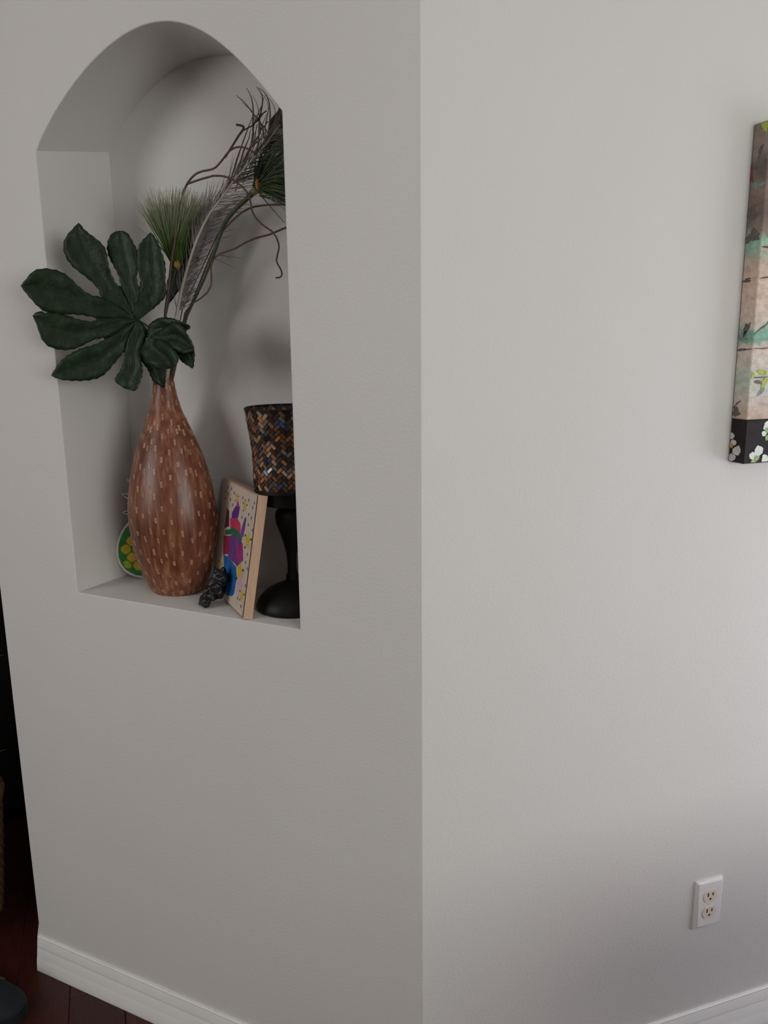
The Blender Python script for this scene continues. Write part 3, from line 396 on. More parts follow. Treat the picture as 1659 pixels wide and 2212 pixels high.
g = lambda s, o: B(s, o, 0)
flat_wall('wall_right', (g(0, 0), g(S_MAX, 0)), M['wall'])
SH = -1.0529 * S45
flat_wall('wall_hall', (g(SH, SH), g(SH, O_MIN)), M['wall'])
flat_wall('wall_hall_end', (g(SH, O_MIN), g(S_MIN, O_MIN)), M['wall'])
flat_wall('wall_far', (g(S_MIN, O_MIN), g(S_MIN, O_MAX)), M['wall'], [(WIN3['o'][0] - O_MIN, WIN3['o'][1] - O_MIN, *WIN3['z'])])
flat_wall('wall_light_blocker', (g(S_MIN, -0.62), g(-1.7, -0.62)), M['wall'])  # unseen wall added to keep the far window's daylight out of the hall
flat_wall('wall_light_blocker_end', (g(-1.7, -0.62), g(-1.7, O_MIN)), M['wall'])  # its return, also unseen, added to hold the hall dark
flat_wall('wall_back', (g(S_MIN, O_MAX), g(S_MAX, O_MAX)), M['wall'], [(WIN1['s'][0] - S_MIN, WIN1['s'][1] - S_MIN, *WIN1['z'])])
flat_wall('wall_side', (g(S_MAX, 0), g(S_MAX, O_MAX)), M['wall'], [(WIN2['o'][0], WIN2['o'][1], *WIN2['z'])])

bm = bmesh.new()
bm.faces.new([bm.verts.new(B(s, o, CEIL)) for s, o in ((S_MIN, O_MIN), (S_MIN, O_MAX), (S_MAX, O_MAX), (S_MAX, O_MIN))])
struct(obj('ceiling', bm, M['ceiling']))

# window frames with mullions (the daylight enters through them)
def window(name, centre, width, height, rotz):
    root = bpy.data.objects.new(name, None)
    COL.objects.link(root)
    root.location = centre
    root.rotation_euler = (0, 0, rotz)
    struct(root)
    w, h, t = width / 2, height / 2, 0.05
    for lo, hi in (((-w, -.03, -h), (w, .03, -h + t)), ((-w, -.03, h - t), (w, .03, h)), ((-w, -.03, -h), (-w + t, .03, h)), ((w - t, -.03, -h), (w, .03, h)), ((-.02, -.02, -h), (.02, .02, h))):
        b_ = bmesh.new()
        box(b_, lo, hi, bevel=0.004)
        obj('window_frame', b_, M['trim'], root)
    return root

window('window_1', B(sum(WIN1['s']) / 2, O_MAX + 0.03, sum(WIN1['z']) / 2), WIN1['s'][1] - WIN1['s'][0], WIN1['z'][1] - WIN1['z'][0], math.radians(45))
window('window_2', B(S_MAX + 0.03, sum(WIN2['o']) / 2, sum(WIN2['z']) / 2), WIN2['o'][1] - WIN2['o'][0], WIN2['z'][1] - WIN2['z'][0], math.radians(-45))
window('window_3', B(S_MIN - 0.03, sum(WIN3['o']) / 2, sum(WIN3['z']) / 2), WIN3['o'][1] - WIN3['o'][0], WIN3['z'][1] - WIN3['z'][0], math.radians(-45))

# ------------------------------------------------------------------ floor of dark planks (they run along o)
bm = bmesh.new()
box(bm, (S_MIN, O_MIN, -0.04), (S_MAX, O_MAX, -0.0042))
floor = obj('floor', bm, M['subfloor'])
floor.rotation_euler = (0, 0, 0)
for v in floor.data.vertices:
    v.co = B(v.co.x, v.co.y, v.co.z)
struct(floor)
PW, PL = 0.127, 1.75
bm = bmesh.new()
box(bm, (-PW / 2 + 0.0006, -PL / 2 + 0.0006, -0.012), (PW / 2 - 0.0006, PL / 2 - 0.0006, 0.0), bevel=0.0012)
pm = bpy.data.meshes.new('plank')
bm.to_mesh(pm)
bm.free()
pm.materials.append(M['plank'])
rows = int((S_MAX - S_MIN) / PW) + 1
rnd = random.Random(3)
for i in range(rows):
    s = S_MIN + PW * (i + 0.5)
    o0 = O_MIN + rnd.uniform(0, PL) - PL / 2
    k = 0
    while o0 + k * PL < O_MAX + PL / 2:
        oc = o0 + k * PL
        k += 1
        if s > SH + 0.3 and oc + PL / 2 < -0.2:
            continue
        pl = bpy.data.objects.new('plank', pm)
        COL.objects.link(pl)
        pl.parent = floor
        pl.location = B(s, oc, 0)
        pl.rotation_euler = (0, 0, math.radians(45))

# ------------------------------------------------------------------ baseboards
PROF = [(0.0, 0.0956), (0.0052, 0.0956), (0.0066, 0.0945), (0.0070, 0.0925), (0.0066, 0.0908), (0.0070, 0.0895), (0.0092, 0.0700), (0.0096, 0.0660), (0.0093, 0.0645), (0.0098, 0.0628), (0.0122, 0.0400), (0.0128, 0.0350), (0.0134, 0.0330), (0.0150, 0.0100), (0.0156, 0.0025), (0.0150, 0.0)]
def baseboard(name, f0, f1):
    bm = bmesh.new()
    a = [bm.verts.new((*f0(o), z)) for o, z in PROF] + [bm.verts.new((*f0(0), 0))]
    b = [bm.verts.new((*f1(o), z)) for o, z in PROF] + [bm.verts.new((*f1(0), 0))]
    n = len(a)
    for i in range(n):
        j = (i + 1) % n
        bm.faces.new((a[i], a[j], b[j], b[i]))
    bm.faces.new(a[::-1])
    bm.faces.new(b)
    return struct(obj(name, bm, M['trim'], smooth=24))

T = math.tan(math.radians(22.5))
XL = -1.0529
baseboard('baseboard_left', lambda o: (XL - T * o, -o), lambda o: (T * o, -o))
baseboard('baseboard_right', lambda o: (T * o, -o), lambda o: tuple(B(S_MAX, o, 0).xy))
baseboard('baseboard_hall', lambda o: (XL - T * o, -o), lambda o: (XL - 2.3 * S45 - o * S45, 2.3 * S45 - o * S45))

# ------------------------------------------------------------------ wall outlet on the right-hand wall
M['plate'] = simple('white_plate_plastic', (0.74, 0.71, 0.70), rough=0.3, var=0.01)
M['cream'] = simple('cream_receptacle_plastic', (0.70, 0.62, 0.52), rough=0.35, var=0.01)
M['slot'] = simple('dark_slot', (0.10, 0.06, 0.035), rough=0.7, var=0.05)
M['hole'] = simple('black_slot', (0.01, 0.008, 0.006), rough=0.7, var=0.05)
out = thing('wall_outlet', 'white duplex wall outlet with cream receptacles low on the right wall', 'outlet', B(0.6587, 0.0, 0.3638))
out.rotation_euler = (0, 0, math.radians(45))      # local x = along wall, local -y = into the room
b_ = bmesh.new()
# plate with sloping rim
w, h = 0.035, 0.0572
pts = [(-w, -h), (w, -h), (w, h), (-w, h)]
lo_ = [b_.verts.new((x, -0.0002, z)) for x, z in pts]
md = [b_.verts.new((x * 0.985, -0.0042, z * 0.99)) for x, z in pts]
tp = [b_.verts.new((x - math.copysign(0.0055, x), -0.0085, z - math.copysign(0.0055, z))) for x, z in pts]
b_.faces.new(lo_); b_.faces.new(tp[::-1])
for a, b in ((lo_, md), (md, tp)):
    for i in range(4):
        j = (i + 1) % 4
        b_.faces.new((a[i], b[i], b[j], a[j]))
bmesh.ops.bevel(b_, geom=[e for e in b_.edges if all(v.co.y < -0.002 for v in e.verts)], offset=0.0009, segments=2, affect='EDGES')
obj('cover_plate', b_, M['plate'], out, smooth=40)
for zc in (0.0195, -0.0195):
    b_ = bmesh.new()
    pts = []
    for k in range(40):
        a = 2 * math.pi * k / 40
        pts.append((0.0172 * math.cos(a), max(-0.0138, min(0.0138, 0.0172 * math.sin(a)))))
    prism(b_, pts, -0.004, -0.0099, lambda u, v, w_: (u, w_, v + zc))
    rec = obj('receptacle', b_, M['cream'], out, smooth=30)
    for x, ww, hh in ((-0.0063, 0.0019, 0.0046), (0.0063, 0.0019, 0.0038)):
        b_ = bmesh.new()
        box(b_, (x - ww, -0.0103, zc + 0.0042 - hh), (x + ww, -0.0095, zc + 0.0042 + hh), bevel=0.0003)
        obj('slot', b_, M['slot'], rec)
    b_ = bmesh.new()
    prism(b_, [(0.0024 * math.cos(2 * math.pi * k / 14), 0.0024 * math.sin(2 * math.pi * k / 14) - 0.0065 + zc) for k in range(14)], -0.0095, -0.0103, lambda u, v, w_: (u, w_, v))
    obj('ground_hole', b_, M['hole'], rec)
b_ = bmesh.new()
prism(b_, [(0.0028 * math.cos(2 * math.pi * k / 14), 0.0028 * math.sin(2 * math.pi * k / 14)) for k in range(14)], -0.0083, -0.0093, lambda u, v, w_: (u, w_, v))
obj('screw', b_, M['cream'], out)

# ------------------------------------------------------------------ canvas painting on the right-hand wall
def canvas_material():
    mt, nt, p = new_mat('painted_canvas')
    N, L = nt.nodes, nt.links
    tc = N.new('ShaderNodeTexCoord')
    sp = N.new('ShaderNodeSeparateXYZ')
    L.new(tc.outputs['Object'], sp.inputs[0])
    nz = N.new('ShaderNodeTexNoise'); nz.inputs['Scale'].default_value = 26; nz.inputs['Detail'].default_value = 6
    mp = N.new('ShaderNodeMapping'); mp.inputs['Scale'].default_value = (1, 1, 1.6)
    L.new(tc.outputs['Object'], mp.inputs[0]); L.new(mp.outputs[0], nz.inputs['Vector'])
    # height with a brushy wobble
    ad = N.new('ShaderNodeMath'); ad.operation = 'MULTIPLY_ADD'
    L.new(nz.outputs['Fac'], ad.inputs[0]); ad.inputs[1].default_value = 0.06
    L.new(sp.outputs['Z'], ad.inputs[2])
    mr = N.new('ShaderNodeMapRange')
    mr.inputs['From Min'].default_value = 0.03; mr.inputs['From Max'].default_value = 0.63
    L.new(ad.outputs[0], mr.inputs['Value'])
    rp = N.new('ShaderNodeValToRGB')
    cr = rp.color_ramp
    stops = [(0.00, '#c0a08c'), (0.16, '#c8b09e'), (0.20, '#cfc4b8'), (0.26, '#bcc9bb'), (0.31, '#d6cbbe'), (0.355, '#d8c6b8'), (0.37, '#7aa793'), (0.40, '#8ab7a2'), (0.42, '#d2c3b4'), (0.52, '#d9c0ae'), (0.60, '#cbb3a2'),
             (0.655, '#93bfa8'), (0.69, '#8a7a6e'), (0.74, '#6b5c50'), (0.80, '#8b776b'), (0.87, '#5d5048'), (0.91, '#94827a'), (0.96, '#8d7c72'), (1.0, '#6f6a3c')]
    cr.elements[0].position = stops[0][0]; cr.elements[0].color = (*lin(stops[0][1]), 1)
    cr.elements[1].position = stops[-1][0]; cr.elements[1].color = (*lin(stops[-1][1]), 1)
    for q, c in stops[1:-1]:
        e = cr.elements.new(q); e.color = (*lin(c), 1)
    L.new(mr.outputs[0], rp.inputs[0])
    n2 = N.new('ShaderNodeTexNoise'); n2.inputs['Scale'].default_value = 55; n2.inputs['Detail'].default_value = 5; n2.inputs['Roughness'].default_value = 0.7
    L.new(mp.outputs[0], n2.inputs['Vector'])
    r2 = N.new('ShaderNodeValToRGB'); r2.color_ramp.elements[0].position = 0.36; r2.color_ramp.elements[1].position = 0.60
    r2.color_ramp.elements[0].color = (0.42, 0.38, 0.36, 1); r2.color_ramp.elements[1].color = (1, 1, 1, 1)
    L.new(n2.outputs['Fac'], r2.inputs[0])
    mx = N.new('ShaderNodeMix'); mx.data_type = 'RGBA'; mx.blend_type = 'MULTIPLY'; mx.inputs['Factor'].default_value = 0.5
    L.new(rp.outputs[0], mx.inputs[6]); L.new(r2.outputs[0], mx.inputs[7])
    L.new(mx.outputs[2], p.inputs['Base Color'])
    p.inputs['Roughness'].default_value = 0.55
    bp = N.new('ShaderNodeBump'); bp.inputs['Distance'].default_value = 0.0006
    L.new(n2.outputs['Fac'], bp.inputs['Height']); L.new(bp.outputs[0], p.inputs['Normal'])
    return mt

M['canvas'] = canvas_material()
M['band'] = simple('black_brown_paint', (0.014, 0.010, 0.0095), spec=0.2, rough=0.6, var=0.4, scale=60)
M['petal'] = simple('white_blossom_paint', (0.66, 0.70, 0.66), rough=0.5, var=0.12, scale=90)
M['petal_side'] = simple('lilac_blossom_paint', (0.52, 0.48, 0.46), rough=0.5, var=0.12, scale=90)
M['leafpaint'] = simple('yellow_green_paint', (0.36, 0.42, 0.06), rough=0.5, var=0.35, scale=220)
M['greenpaint'] = simple('soft_green_paint', (0.25, 0.36, 0.14), rough=0.5, var=0.3, scale=160)
M['twigpaint'] = simple('brown_twig_paint', (0.12, 0.07, 0.06), rough=0.5, var=0.3, scale=160)
M['darkstroke'] = simple('dark_grey_stroke', (0.10, 0.084, 0.070), rough=0.5, var=0.3, scale=160)
M['redstroke'] = simple('dark_red_stroke', (0.16, 0.025, 0.02), rough=0.5, var=0.3, scale=160)
M['tealpaint'] = simple('teal_grey_paint', (0.17, 0.22, 0.19), rough=0.5, var=0.3, scale=160)
M['goldpaint'] = simple('ochre_paint', (0.42, 0.24, 0.05), rough=0.5, var=0.3, scale=160)
PS, PB, PT, PD, PWID = 0.6255, 1.322, 1.915, 0.0385, 0.46
pic = thing('canvas_painting', 'gallery-wrapped canvas painting of blossom branches hanging on the right wall', 'painting', B(PS, 0, PB))
pic.rotation_euler = (0, 0, math.radians(45))
BAND = 0.0815
b_ = bmesh.new()
box(b_, (0, -PD, BAND), (PWID, -0.001, PT - PB), bevel=0.0015)
obj('canvas', b_, M['canvas'], pic)
b_ = bmesh.new()
box(b_, (0, -PD, 0), (PWID, -0.001, BAND), bevel=0.0015)
obj('dark_border', b_, M['band'], pic)
def daub(name, mat, u, z, ru, rz, rot=0.0, side=False, thick=0.0006, rag=0.09):
    b2 = bmesh.new()
    pts = []
    for k in range(22):
        a = 2 * math.pi * k / 22
        q = 1 + rag * (math.sin(3 * a + u * 900) + 0.6 * math.sin(5 * a + z * 700) + 0.7 * math.sin(8 * a + z * 300))
        x, y = ru * q * math.cos(a), rz * q * math.sin(a)
        pts.append((u + x * math.cos(rot) - y * math.sin(rot), z + x * math.sin(rot) + y * math.cos(rot)))
    if side:
        pts = [(max(0.0015, min(PD - 0.001, a)), max(0.002, b)) for a, b in pts]
        prism(b2, pts, 0.0002, -thick, lambda a, b, w_: (w_, -a, b))
    else:
        pts = [(max(0.0015, a), max(0.002, b)) for a, b in pts]
        prism(b2, pts, -PD + 0.0002, -PD - thick, lambda a, b, w_: (a, w_, b))
    return obj(name, b2, mat, pic)
fu = lambda q: (q[0] - PS, q[1] - PB)
for (q, rr) in zip(P_FRONT['petals'], (0.011, 0.0075, 0.009, 0.006, 0.006, 0.007)):
    daub('painted_petal', M['petal'], *fu(q), rr, rr * 0.85, random.uniform(0, 3), thick=0.0008 + random.uniform(0, 0.0003))
for q in P_FRONT['greens']:
    daub('painted_flower_center', M['greenpaint'], *fu(q), 0.0062, 0.005, 0.3, thick=0.0013)
for q, a, rr in zip(P_FRONT['leafs'], (0.3, -0.25, 1.0), ((0.0065, 0.006), (0.012, 0.005), (0.011, 0.005))):
    daub('painted_leaf', M['leafpaint'], *fu(q), *rr, a, thick=0.001)
daub('painted_twig', M['twigpaint'], 0.022, 1.4803 - PB, 0.021, 0.0011, 0.02, thick=0.0007)
daub('painted_bud', M['twigpaint'], *fu(P_FRONT['bud'][0]), 0.009, 0.0035, -0.15)
daub('painted_brush_mark', M['tealpaint'], *fu(P_FRONT['teal'][0]), 0.011, 0.004, 0.8)
for u, z, ru, rz, rot, mt in ((0.02, 0.165 + 0.045, 0.022, 0.0012, 0.02, 'twigpaint'), (0.012, 0.243, 0.016, 0.0016, 0.6, 'darkstroke'), (0.035, 0.262, 0.02, 0.0016, 0.9, 'darkstroke'),
                         (0.03, 0.335, 0.03, 0.0014, 0.12, 'darkstroke'), (0.02, 0.385, 0.02, 0.0022, 0.02, 'redstroke'), (0.012, 0.50, 0.014, 0.004, 0.05, 'darkstroke'), (0.03, 0.545, 0.004, 0.022, 0.0, 'redstroke'), (0.05, 0.20, 0.012, 0.003, 0.9, 'greenpaint'), (0.07, 0.12, 0.012, 0.006, 0.3, 'leafpaint')):
    daub('painted_stroke', M[mt], max(u, ru * 0.5), z, ru, rz, rot, thick=0.0004, rag=0.2)
for (q, rr) in zip(P_SIDE['petals'], (0.0075, 0.0075, 0.0105, 0.009)):
    daub('painted_petal', M['petal_side'], q[0], q[1] - PB, rr, rr * 0.8, 0.4, side=True, thick=0.0008)
daub('painted_flower_center', M['goldpaint'], P_SIDE['gold'][0][0], P_SIDE['gold'][0][1] - PB, 0.0045, 0.0045, 0, side=True, thick=0.0012)
for u, z, ru, rz, rot, mt in ((0.011, 0.109, 0.012, 0.0016, 0.7, 'darkstroke'), (0.010, 0.094, 0.009, 0.009, 0.0, 'darkstroke'), (0.016, 0.208, 0.017, 0.0022, 0.05, 'darkstroke'), (0.02, 0.245, 0.006, 0.012, -0.5, 'darkstroke'), (0.012, 0.232, 0.012, 0.008, 0.1, 'tealpaint'),
                         (0.012, 0.33, 0.010, 0.004, 0.1, 'darkstroke'), (0.018, 0.405, 0.016, 0.010, 0.2, 'darkstroke'), (0.012, 0.445, 0.010, 0.012, 0.2, 'darkstroke'), (0.022, 0.49, 0.018, 0.005, 0.0, 'tealpaint'), (0.02, 0.545, 0.004, 0.012, -0.3, 'darkstroke'), (0.028, 0.585, 0.009, 0.008, 0, 'leafpaint'), (0.004, 0.51, 0.003, 0.014, 0.1, 'redstroke')):
    daub('painted_stroke', M[mt], u, z, ru, rz, rot, side=True, thick=0.0004, rag=0.24)

# ------------------------------------------------------------------ vase
def vase_material():
    mt, nt, p = new_mat('carved_brown_wood')
    N, L = nt.nodes, nt.links
    tc = N.new('ShaderNodeTexCoord')
    mp = N.new('ShaderNodeMapping'); mp.inputs['Scale'].default_value = (1, 1, 0.09)
    L.new(tc.outputs['Object'], mp.inputs[0])
    nz = N.new('ShaderNodeTexNoise'); nz.inputs['Scale'].default_value = 95; nz.inputs['Detail'].default_value = 5; nz.inputs['Roughness'].default_value = 0.65
    L.new(mp.outputs[0], nz.inputs['Vector'])
    rp = N.new('ShaderNodeValToRGB')
    rp.color_ramp.elements[0].position = 0.30; rp.color_ramp.elements[0].color = (*lin('#5e3220'), 1)
    rp.color_ramp.elements[1].position = 0.72; rp.color_ramp.elements[1].color = (*lin('#ad7d59'), 1)
    e = rp.color_ramp.elements.new(0.5); e.color = (*lin('#824c35'), 1)
    L.new(nz.outputs['Fac'], rp.inputs[0])
    n2 = N.new('ShaderNodeTexNoise'); n2.inputs['Scale'].default_value = 9; n2.inputs['Detail'].default_value = 2
    L.new(tc.outputs['Object'], n2.inputs['Vector'])
    r2 = N.new('ShaderNodeValToRGB'); r2.color_ramp.elements[0].position = 0.35; r2.color_ramp.elements[1].position = 0.65
    r2.color_ramp.elements[0].color = (0.62, 0.55, 0.5, 1); r2.color_ramp.elements[1].color = (1, 1, 1, 1)
    L.new(n2.outputs['Fac'], r2.inputs[0])
    mx = N.new('ShaderNodeMix'); mx.data_type = 'RGBA'; mx.blend_type = 'MULTIPLY'; mx.inputs['Factor'].default_value = 1
    L.new(rp.outputs[0], mx.inputs[6]); L.new(r2.outputs[0], mx.inputs[7])
    L.new(mx.outputs[2], p.inputs['Base Color'])
    p.inputs['Roughness'].default_value = 0.36
    p.inputs['Specular IOR Level'].default_value = 0.5
    bp = N.new('ShaderNodeBump'); bp.inputs['Distance'].default_value = 0.0006; bp.inputs['Strength'].default_value = 0.7
    L.new(nz.outputs['Fac'], bp.inputs['Height']); L.new(bp.outputs[0], p.inputs['Normal'])
    return mt

M['vase'] = vase_material()
M['chip'] = simple('pale_wood_chip', lin('#a27c60'), rough=0.45, var=0.22, scale=150, rand=0.25)
VC, VRY = (-0.622, 0.104), 0.85
VPROF = [(0.0, 0.0545), (0.002, 0.0565), (0.0063, 0.0591), (0.0314, 0.0728), (0.0821, 0.0880), (0.1322, 0.0959), (0.1687, 0.0980), (0.2058, 0.0950), (0.2545, 0.0859), (0.3026, 0.0715), (0.3502, 0.0517), (0.3962, 0.0325), (0.4427, 0.0225), (0.475, 0.0182), (0.497, 0.0172), (0.507, 0.0190), (0.510, 0.0185)]
def vr(z):
    """smooth vase radius at height z above the sill (Catmull-Rom through the profile)"""
    P = VPROF
    for i in range(len(P) - 1):
        if P[i][0] <= z <= P[i + 1][0]:
            t = (z - P[i][0]) / (P[i + 1][0] - P[i][0])
            def slope(j):
                a, b = P[max(j - 1, 0)], P[min(j + 1, len(P) - 1)]
                return (b[1] - a[1]) / (b[0] - a[0])
            h = P[i + 1][0] - P[i][0]
            m0, m1 = slope(i) * h, slope(i + 1) * h
            return (2 * t ** 3 - 3 * t * t + 1) * P[i][1] + (t ** 3 - 2 * t * t + t) * m0 + (-2 * t ** 3 + 3 * t * t) * P[i + 1][1] + (t ** 3 - t * t) * m1
    return P[-1][1]

vase = thing('decorative_vase', 'tall teardrop vase of carved brown wood with pale chips in the arched niche', 'vase', (VC[0], VC[1], SILL))
bm = bmesh.new()
zz = [0.0, 0.002, 0.0063] + [0.0063 + (0.510 - 0.0063) * i / 60 for i in range(1, 61)]
prof = [(z, vr(z)) for z in zz] + [(0.508, 0.0150), (0.47, 0.0140), (0.43, 0.014)]
lathe(bm, prof, (0, 0), 72, VRY)
obj('vase_body', bm, M['vase'], vase, smooth=60)
# carved chips: one wedge mesh, proud at its upper end, sinking in at the lower end
bm = bmesh.new()
cw, ch = 0.0026, 0.0062
q = [(-cw, ch, -0.0012), (cw, ch, -0.0012), (cw * 0.8, -ch, -0.0016), (-cw * 0.8, -ch, -0.0016), (-cw, ch, 0.0013), (cw, ch, 0.0013), (cw * 0.8, -ch, 0.0001), (-cw * 0.8, -ch, 0.0001)]
vs = [bm.verts.new(v) for v in q]
for f in ((0, 1, 2, 3), (7, 6, 5, 4), (0, 4, 5, 1), (1, 5, 6, 2), (2, 6, 7, 3), (3, 7, 4, 0)):
    bm.faces.new([vs[i] for i in f])
bmesh.ops.recalc_face_normals(bm, faces=bm.faces)
chip_me = bpy.data.meshes.new('wood_chip')
bm.to_mesh(chip_me); bm.free()
chip_me.materials.append(M['chip'])
rnd = random.Random(11)
COLS = 17
camv = Vector(CAM_POS) - Vector((VC[0], VC[1], SILL + 0.2))
for c in range(COLS * 2):
    z = 0.010 + (0.0235 if c % 2 else 0.0) + rnd.uniform(-0.004, 0.004)
    while z < 0.485:
        ang = 2 * math.pi * (c + 0.25 * math.sin(z * 9 + c)) / (COLS * 2)
        r = vr(z)
        n = Vector((math.cos(ang), math.sin(ang) / VRY, 0)).normalized()
        dr = (vr(min(z + 0.004, 0.509)) - vr(max(z - 0.004, 0))) / 0.008
        nn = (n - Vector((0, 0, dr))).normalized()
        if nn.dot(camv.normalized()) > -0.12 and not (z > 0.36 and c % 2) and not (z > 0.44 and c % 4):
            y_ = (Vector((0, 0, 1)) - nn * nn.z).normalized()
            x_ = y_.cross(nn)
            a_ = rnd.uniform(-0.16, 0.02)
            y2 = y_ * math.cos(a_) + x_ * math.sin(a_)
            x2 = y2.cross(nn)
            o = bpy.data.objects.new('wood_chip', chip_me)
            COL.objects.link(o)
            o.parent = vase
            sc = rnd.uniform(0.8, 1.12) * (0.72 if z > 0.36 else 1.0)
            mm = Matrix((x2 * sc, y2 * rnd.uniform(0.75, 1.1), nn)).transposed().to_4x4()
            mm.translation = Vector((r * math.cos(ang), r * VRY * math.sin(ang), z))
            o.matrix_local = mm
        z += 0.0455 * rnd.uniform(0.9, 1.1) * (0.85 if z > 0.3 else 1.0)

# ------------------------------------------------------------------ leaves
M['leaf'] = simple('dark_green_leaf', (0.0092, 0.0225, 0.0072), rough=0.48, var=0.45, scale=55, bump=0.0018, bump_scale=75, spec=0.26)
M['leaf_dark'] = simple('blackish_green_leaf', (0.0055, 0.011, 0.006), rough=0.5, var=0.35, scale=60, bump=0.001, bump_scale=80, spec=0.25)
M['vein'] = simple('green_leaf_vein', (0.011, 0.025, 0.010), rough=0.5, var=0.2)
M['petiole'] = simple('olive_leaf_stalk', (0.05, 0.06, 0.02), rough=0.5, var=0.3)

def lobe_mesh(bm, left, right, n, fold=0.012, curl=0.0, teeth=0.0016, nx=8, thick=0.0006):
    """one lobe between two edge lines, folded along its midrib, saw-toothed edge; both sides and rim"""
    n = Vector(n)
    L = smooth_line(left, 1); Rr = smooth_line(right, 1)
    k = max(len(L), len(Rr))
    def rs(P, m_):
        d = [0.0]
        for a, b in zip(P, P[1:]):
            d.append(d[-1] + (b - a).length)
        o_ = []
        for i in range(m_):
            t = d[-1] * i / (m_ - 1); j = 0
            while j < len(d) - 2 and d[j + 1] < t:
                j += 1
            h = d[j + 1] - d[j]
            o_.append(P[j].lerp(P[j + 1], (t - d[j]) / h if h > 1e-9 else 0))
        return o_
    m_ = 29
    L, Rr = rs(L, m_), rs(Rr, m_)
    grid, mid = [], []
    for i in range(m_):
        a, b = L[i], Rr[i]
        w = b - a
        if 4 < i < m_ - 1 and i % 2:
            t = w.normalized() * teeth if w.length > 1e-6 else Vector()
            a, b = a - t, b + t
        row = []
        f = i / (m_ - 1)
        for j in range(nx + 1):
            s = j / nx
            u = abs(s - 0.5) * 2
            hgt = fold * min(1, w.length / 0.06) * min(1, f / 0.45) ** 1.5 * (0.85 * math.sin(u * math.pi * 0.62) - 0.35) + curl * f * f
            hgt += 0.0016 * math.sin(f * 21 + u * 3) * u
            row.append(a.lerp(b, s) + n * hgt)
        grid.append(row); mid.append(row[nx // 2])
    top = [[bm.verts.new(q) for q in row] for row in grid]
    bot = [[bm.verts.new(q - n * thick) for q in row] for row in grid]
    for i in range(m_ - 1):
        for j in range(nx):
            bm.faces.new((top[i][j], top[i][j + 1], top[i + 1][j + 1], top[i + 1][j]))
            bm.faces.new((bot[i][j], bot[i + 1][j], bot[i + 1][j + 1], bot[i][j + 1]))
        for j in (0, nx):
            bm.faces.new((top[i][j], top[i + 1][j], bot[i + 1][j], bot[i][j]))
    for j in range(nx):
        bm.faces.new((top[-1][j], top[-1][j + 1], bot[-1][j + 1], bot[-1][j]))
    return mid

def leaf_thing(label, lobes, n, centre, stalk, mat, curls, fold=0.012, group=None, ribs=True, web=None):
    t = thing('palmate_leaf', label, 'leaf', centre, group)
    c = Vector(centre)
    rel = lambda P: [Vector(q) - c for q in P]
    for (L, Rr), cu in zip(lobes, curls):
        bm = bmesh.new()
        mid = lobe_mesh(bm, rel(L), rel(Rr), n, fold=fold, curl=cu)
        lo = obj('leaf_lobe', bm, mat, t, smooth=180, fix=True)
        if ribs:
            bm = bmesh.new()
            tube(bm, [q + Vector(n) * 0.0004 for q in mid[:-2]], 0.0011, 0.0003, seg=5)
            obj('midrib', bm, M['vein'], lo, smooth=180)
    if web:
        bm = bmesh.new()
        nv = Vector(n)
        P = [Vector(q) - c for q in web]
        cen = sum(P, Vector()) / len(P)
        for sg in (0.0006, -0.0006):
            ring = [bm.verts.new(q + nv * sg) for q in P]
            cv = bm.verts.new(cen + nv * sg)
            for i in range(len(ring)):
                bm.faces.new((cv, ring[i], ring[(i + 1) % len(ring)]))
        obj('leaf_web', bm, mat, t, fix=False)
    if stalk:
        bm = bmesh.new()
        tube(bm, [q - c for q in smooth_line(stalk, 2)], 0.0019, 0.0016, seg=8)
        obj('stalk', bm, M['petiole'], t, smooth=180)
    return t

nB = Vector(LEAF_BIG_N)
cB = Vector(LEAF_BIG_C)
leaf_thing('big dark green palmate leaf spreading out of the niche over the left edge', LEAF_BIG, LEAF_BIG_N, LEAF_BIG_C,
           [(-0.622, 0.100, 1.47), (-0.623, 0.098, 1.545), (-0.62, 0.075, 1.585), tuple(cB - nB * 0.004)], M['leaf'],
           [0.004, -0.006, 0.008, 0.012, 0.006, 0.010, 0.010, -0.010], fold=0.008, web=LEAF_BIG_WEB)
nS = Vector(LEAF_SMALL_N)
leaf_thing('small crumpled dark green leaf in front of the vase neck', LEAF_SMALL, LEAF_SMALL_N, LEAF_SMALL_C,
           [(-0.618, 0.098, 1.47), (-0.616, 0.096, 1.545), (-0.605, 0.06, 1.57), tuple(Vector(LEAF_SMALL_C) - nS * 0.004)], M['leaf'], [-0.012, 0.006, -0.006, 0.004], fold=0.016)
leaf_thing('blackish green pointed leaf behind the pale feather quill', LEAF_DARK, (0.3, -0.95, 0), LEAF_DARK[0][0][0],
           [(-0.626, 0.110, 1.47), (-0.626, 0.112, 1.56), tuple(LEAF_DARK[0][0][0])], M['leaf_dark'], [0.0], fold=0.01, ribs=False)

# ------------------------------------------------------------------ curly twigs
M['twig'] = simple('reddish_brown_twig', lin('#52352a'), rough=0.6, var=0.3, scale=120, bump=0.0006, bump_scale=300)
M['twig_dark'] = simple('dark_brown_twig', lin('#35251f'), rough=0.6, var=0.3, scale=120, bump=0.0006, bump_scale=300)
def twig(label, lines, radii, mat):
    c = Vector(lines[0][0])
    t = thing('curly_twig', label, 'twig', c, 'curly willow twigs in the vase')
    for i, (ln, (a, b)) in enumerate(zip(lines, radii)):
        bm = bmesh.new()
        tube(bm, [q - c for q in smooth_line(ln, 1)], a, b, seg=7)
        obj('twig_stem' if i == 0 else 'twig_branch', bm, mat if i < 2 else M['twig_dark'], t, smooth=180)
    return t
twig('longest red-brown curly twig looping in front of the green grass tuft', TWIG_A, [(0.0030, 0.0016), (0.0020, 0.0014), (0.0018, 0.0022), (0.0014, 0.0011)], M['twig'])
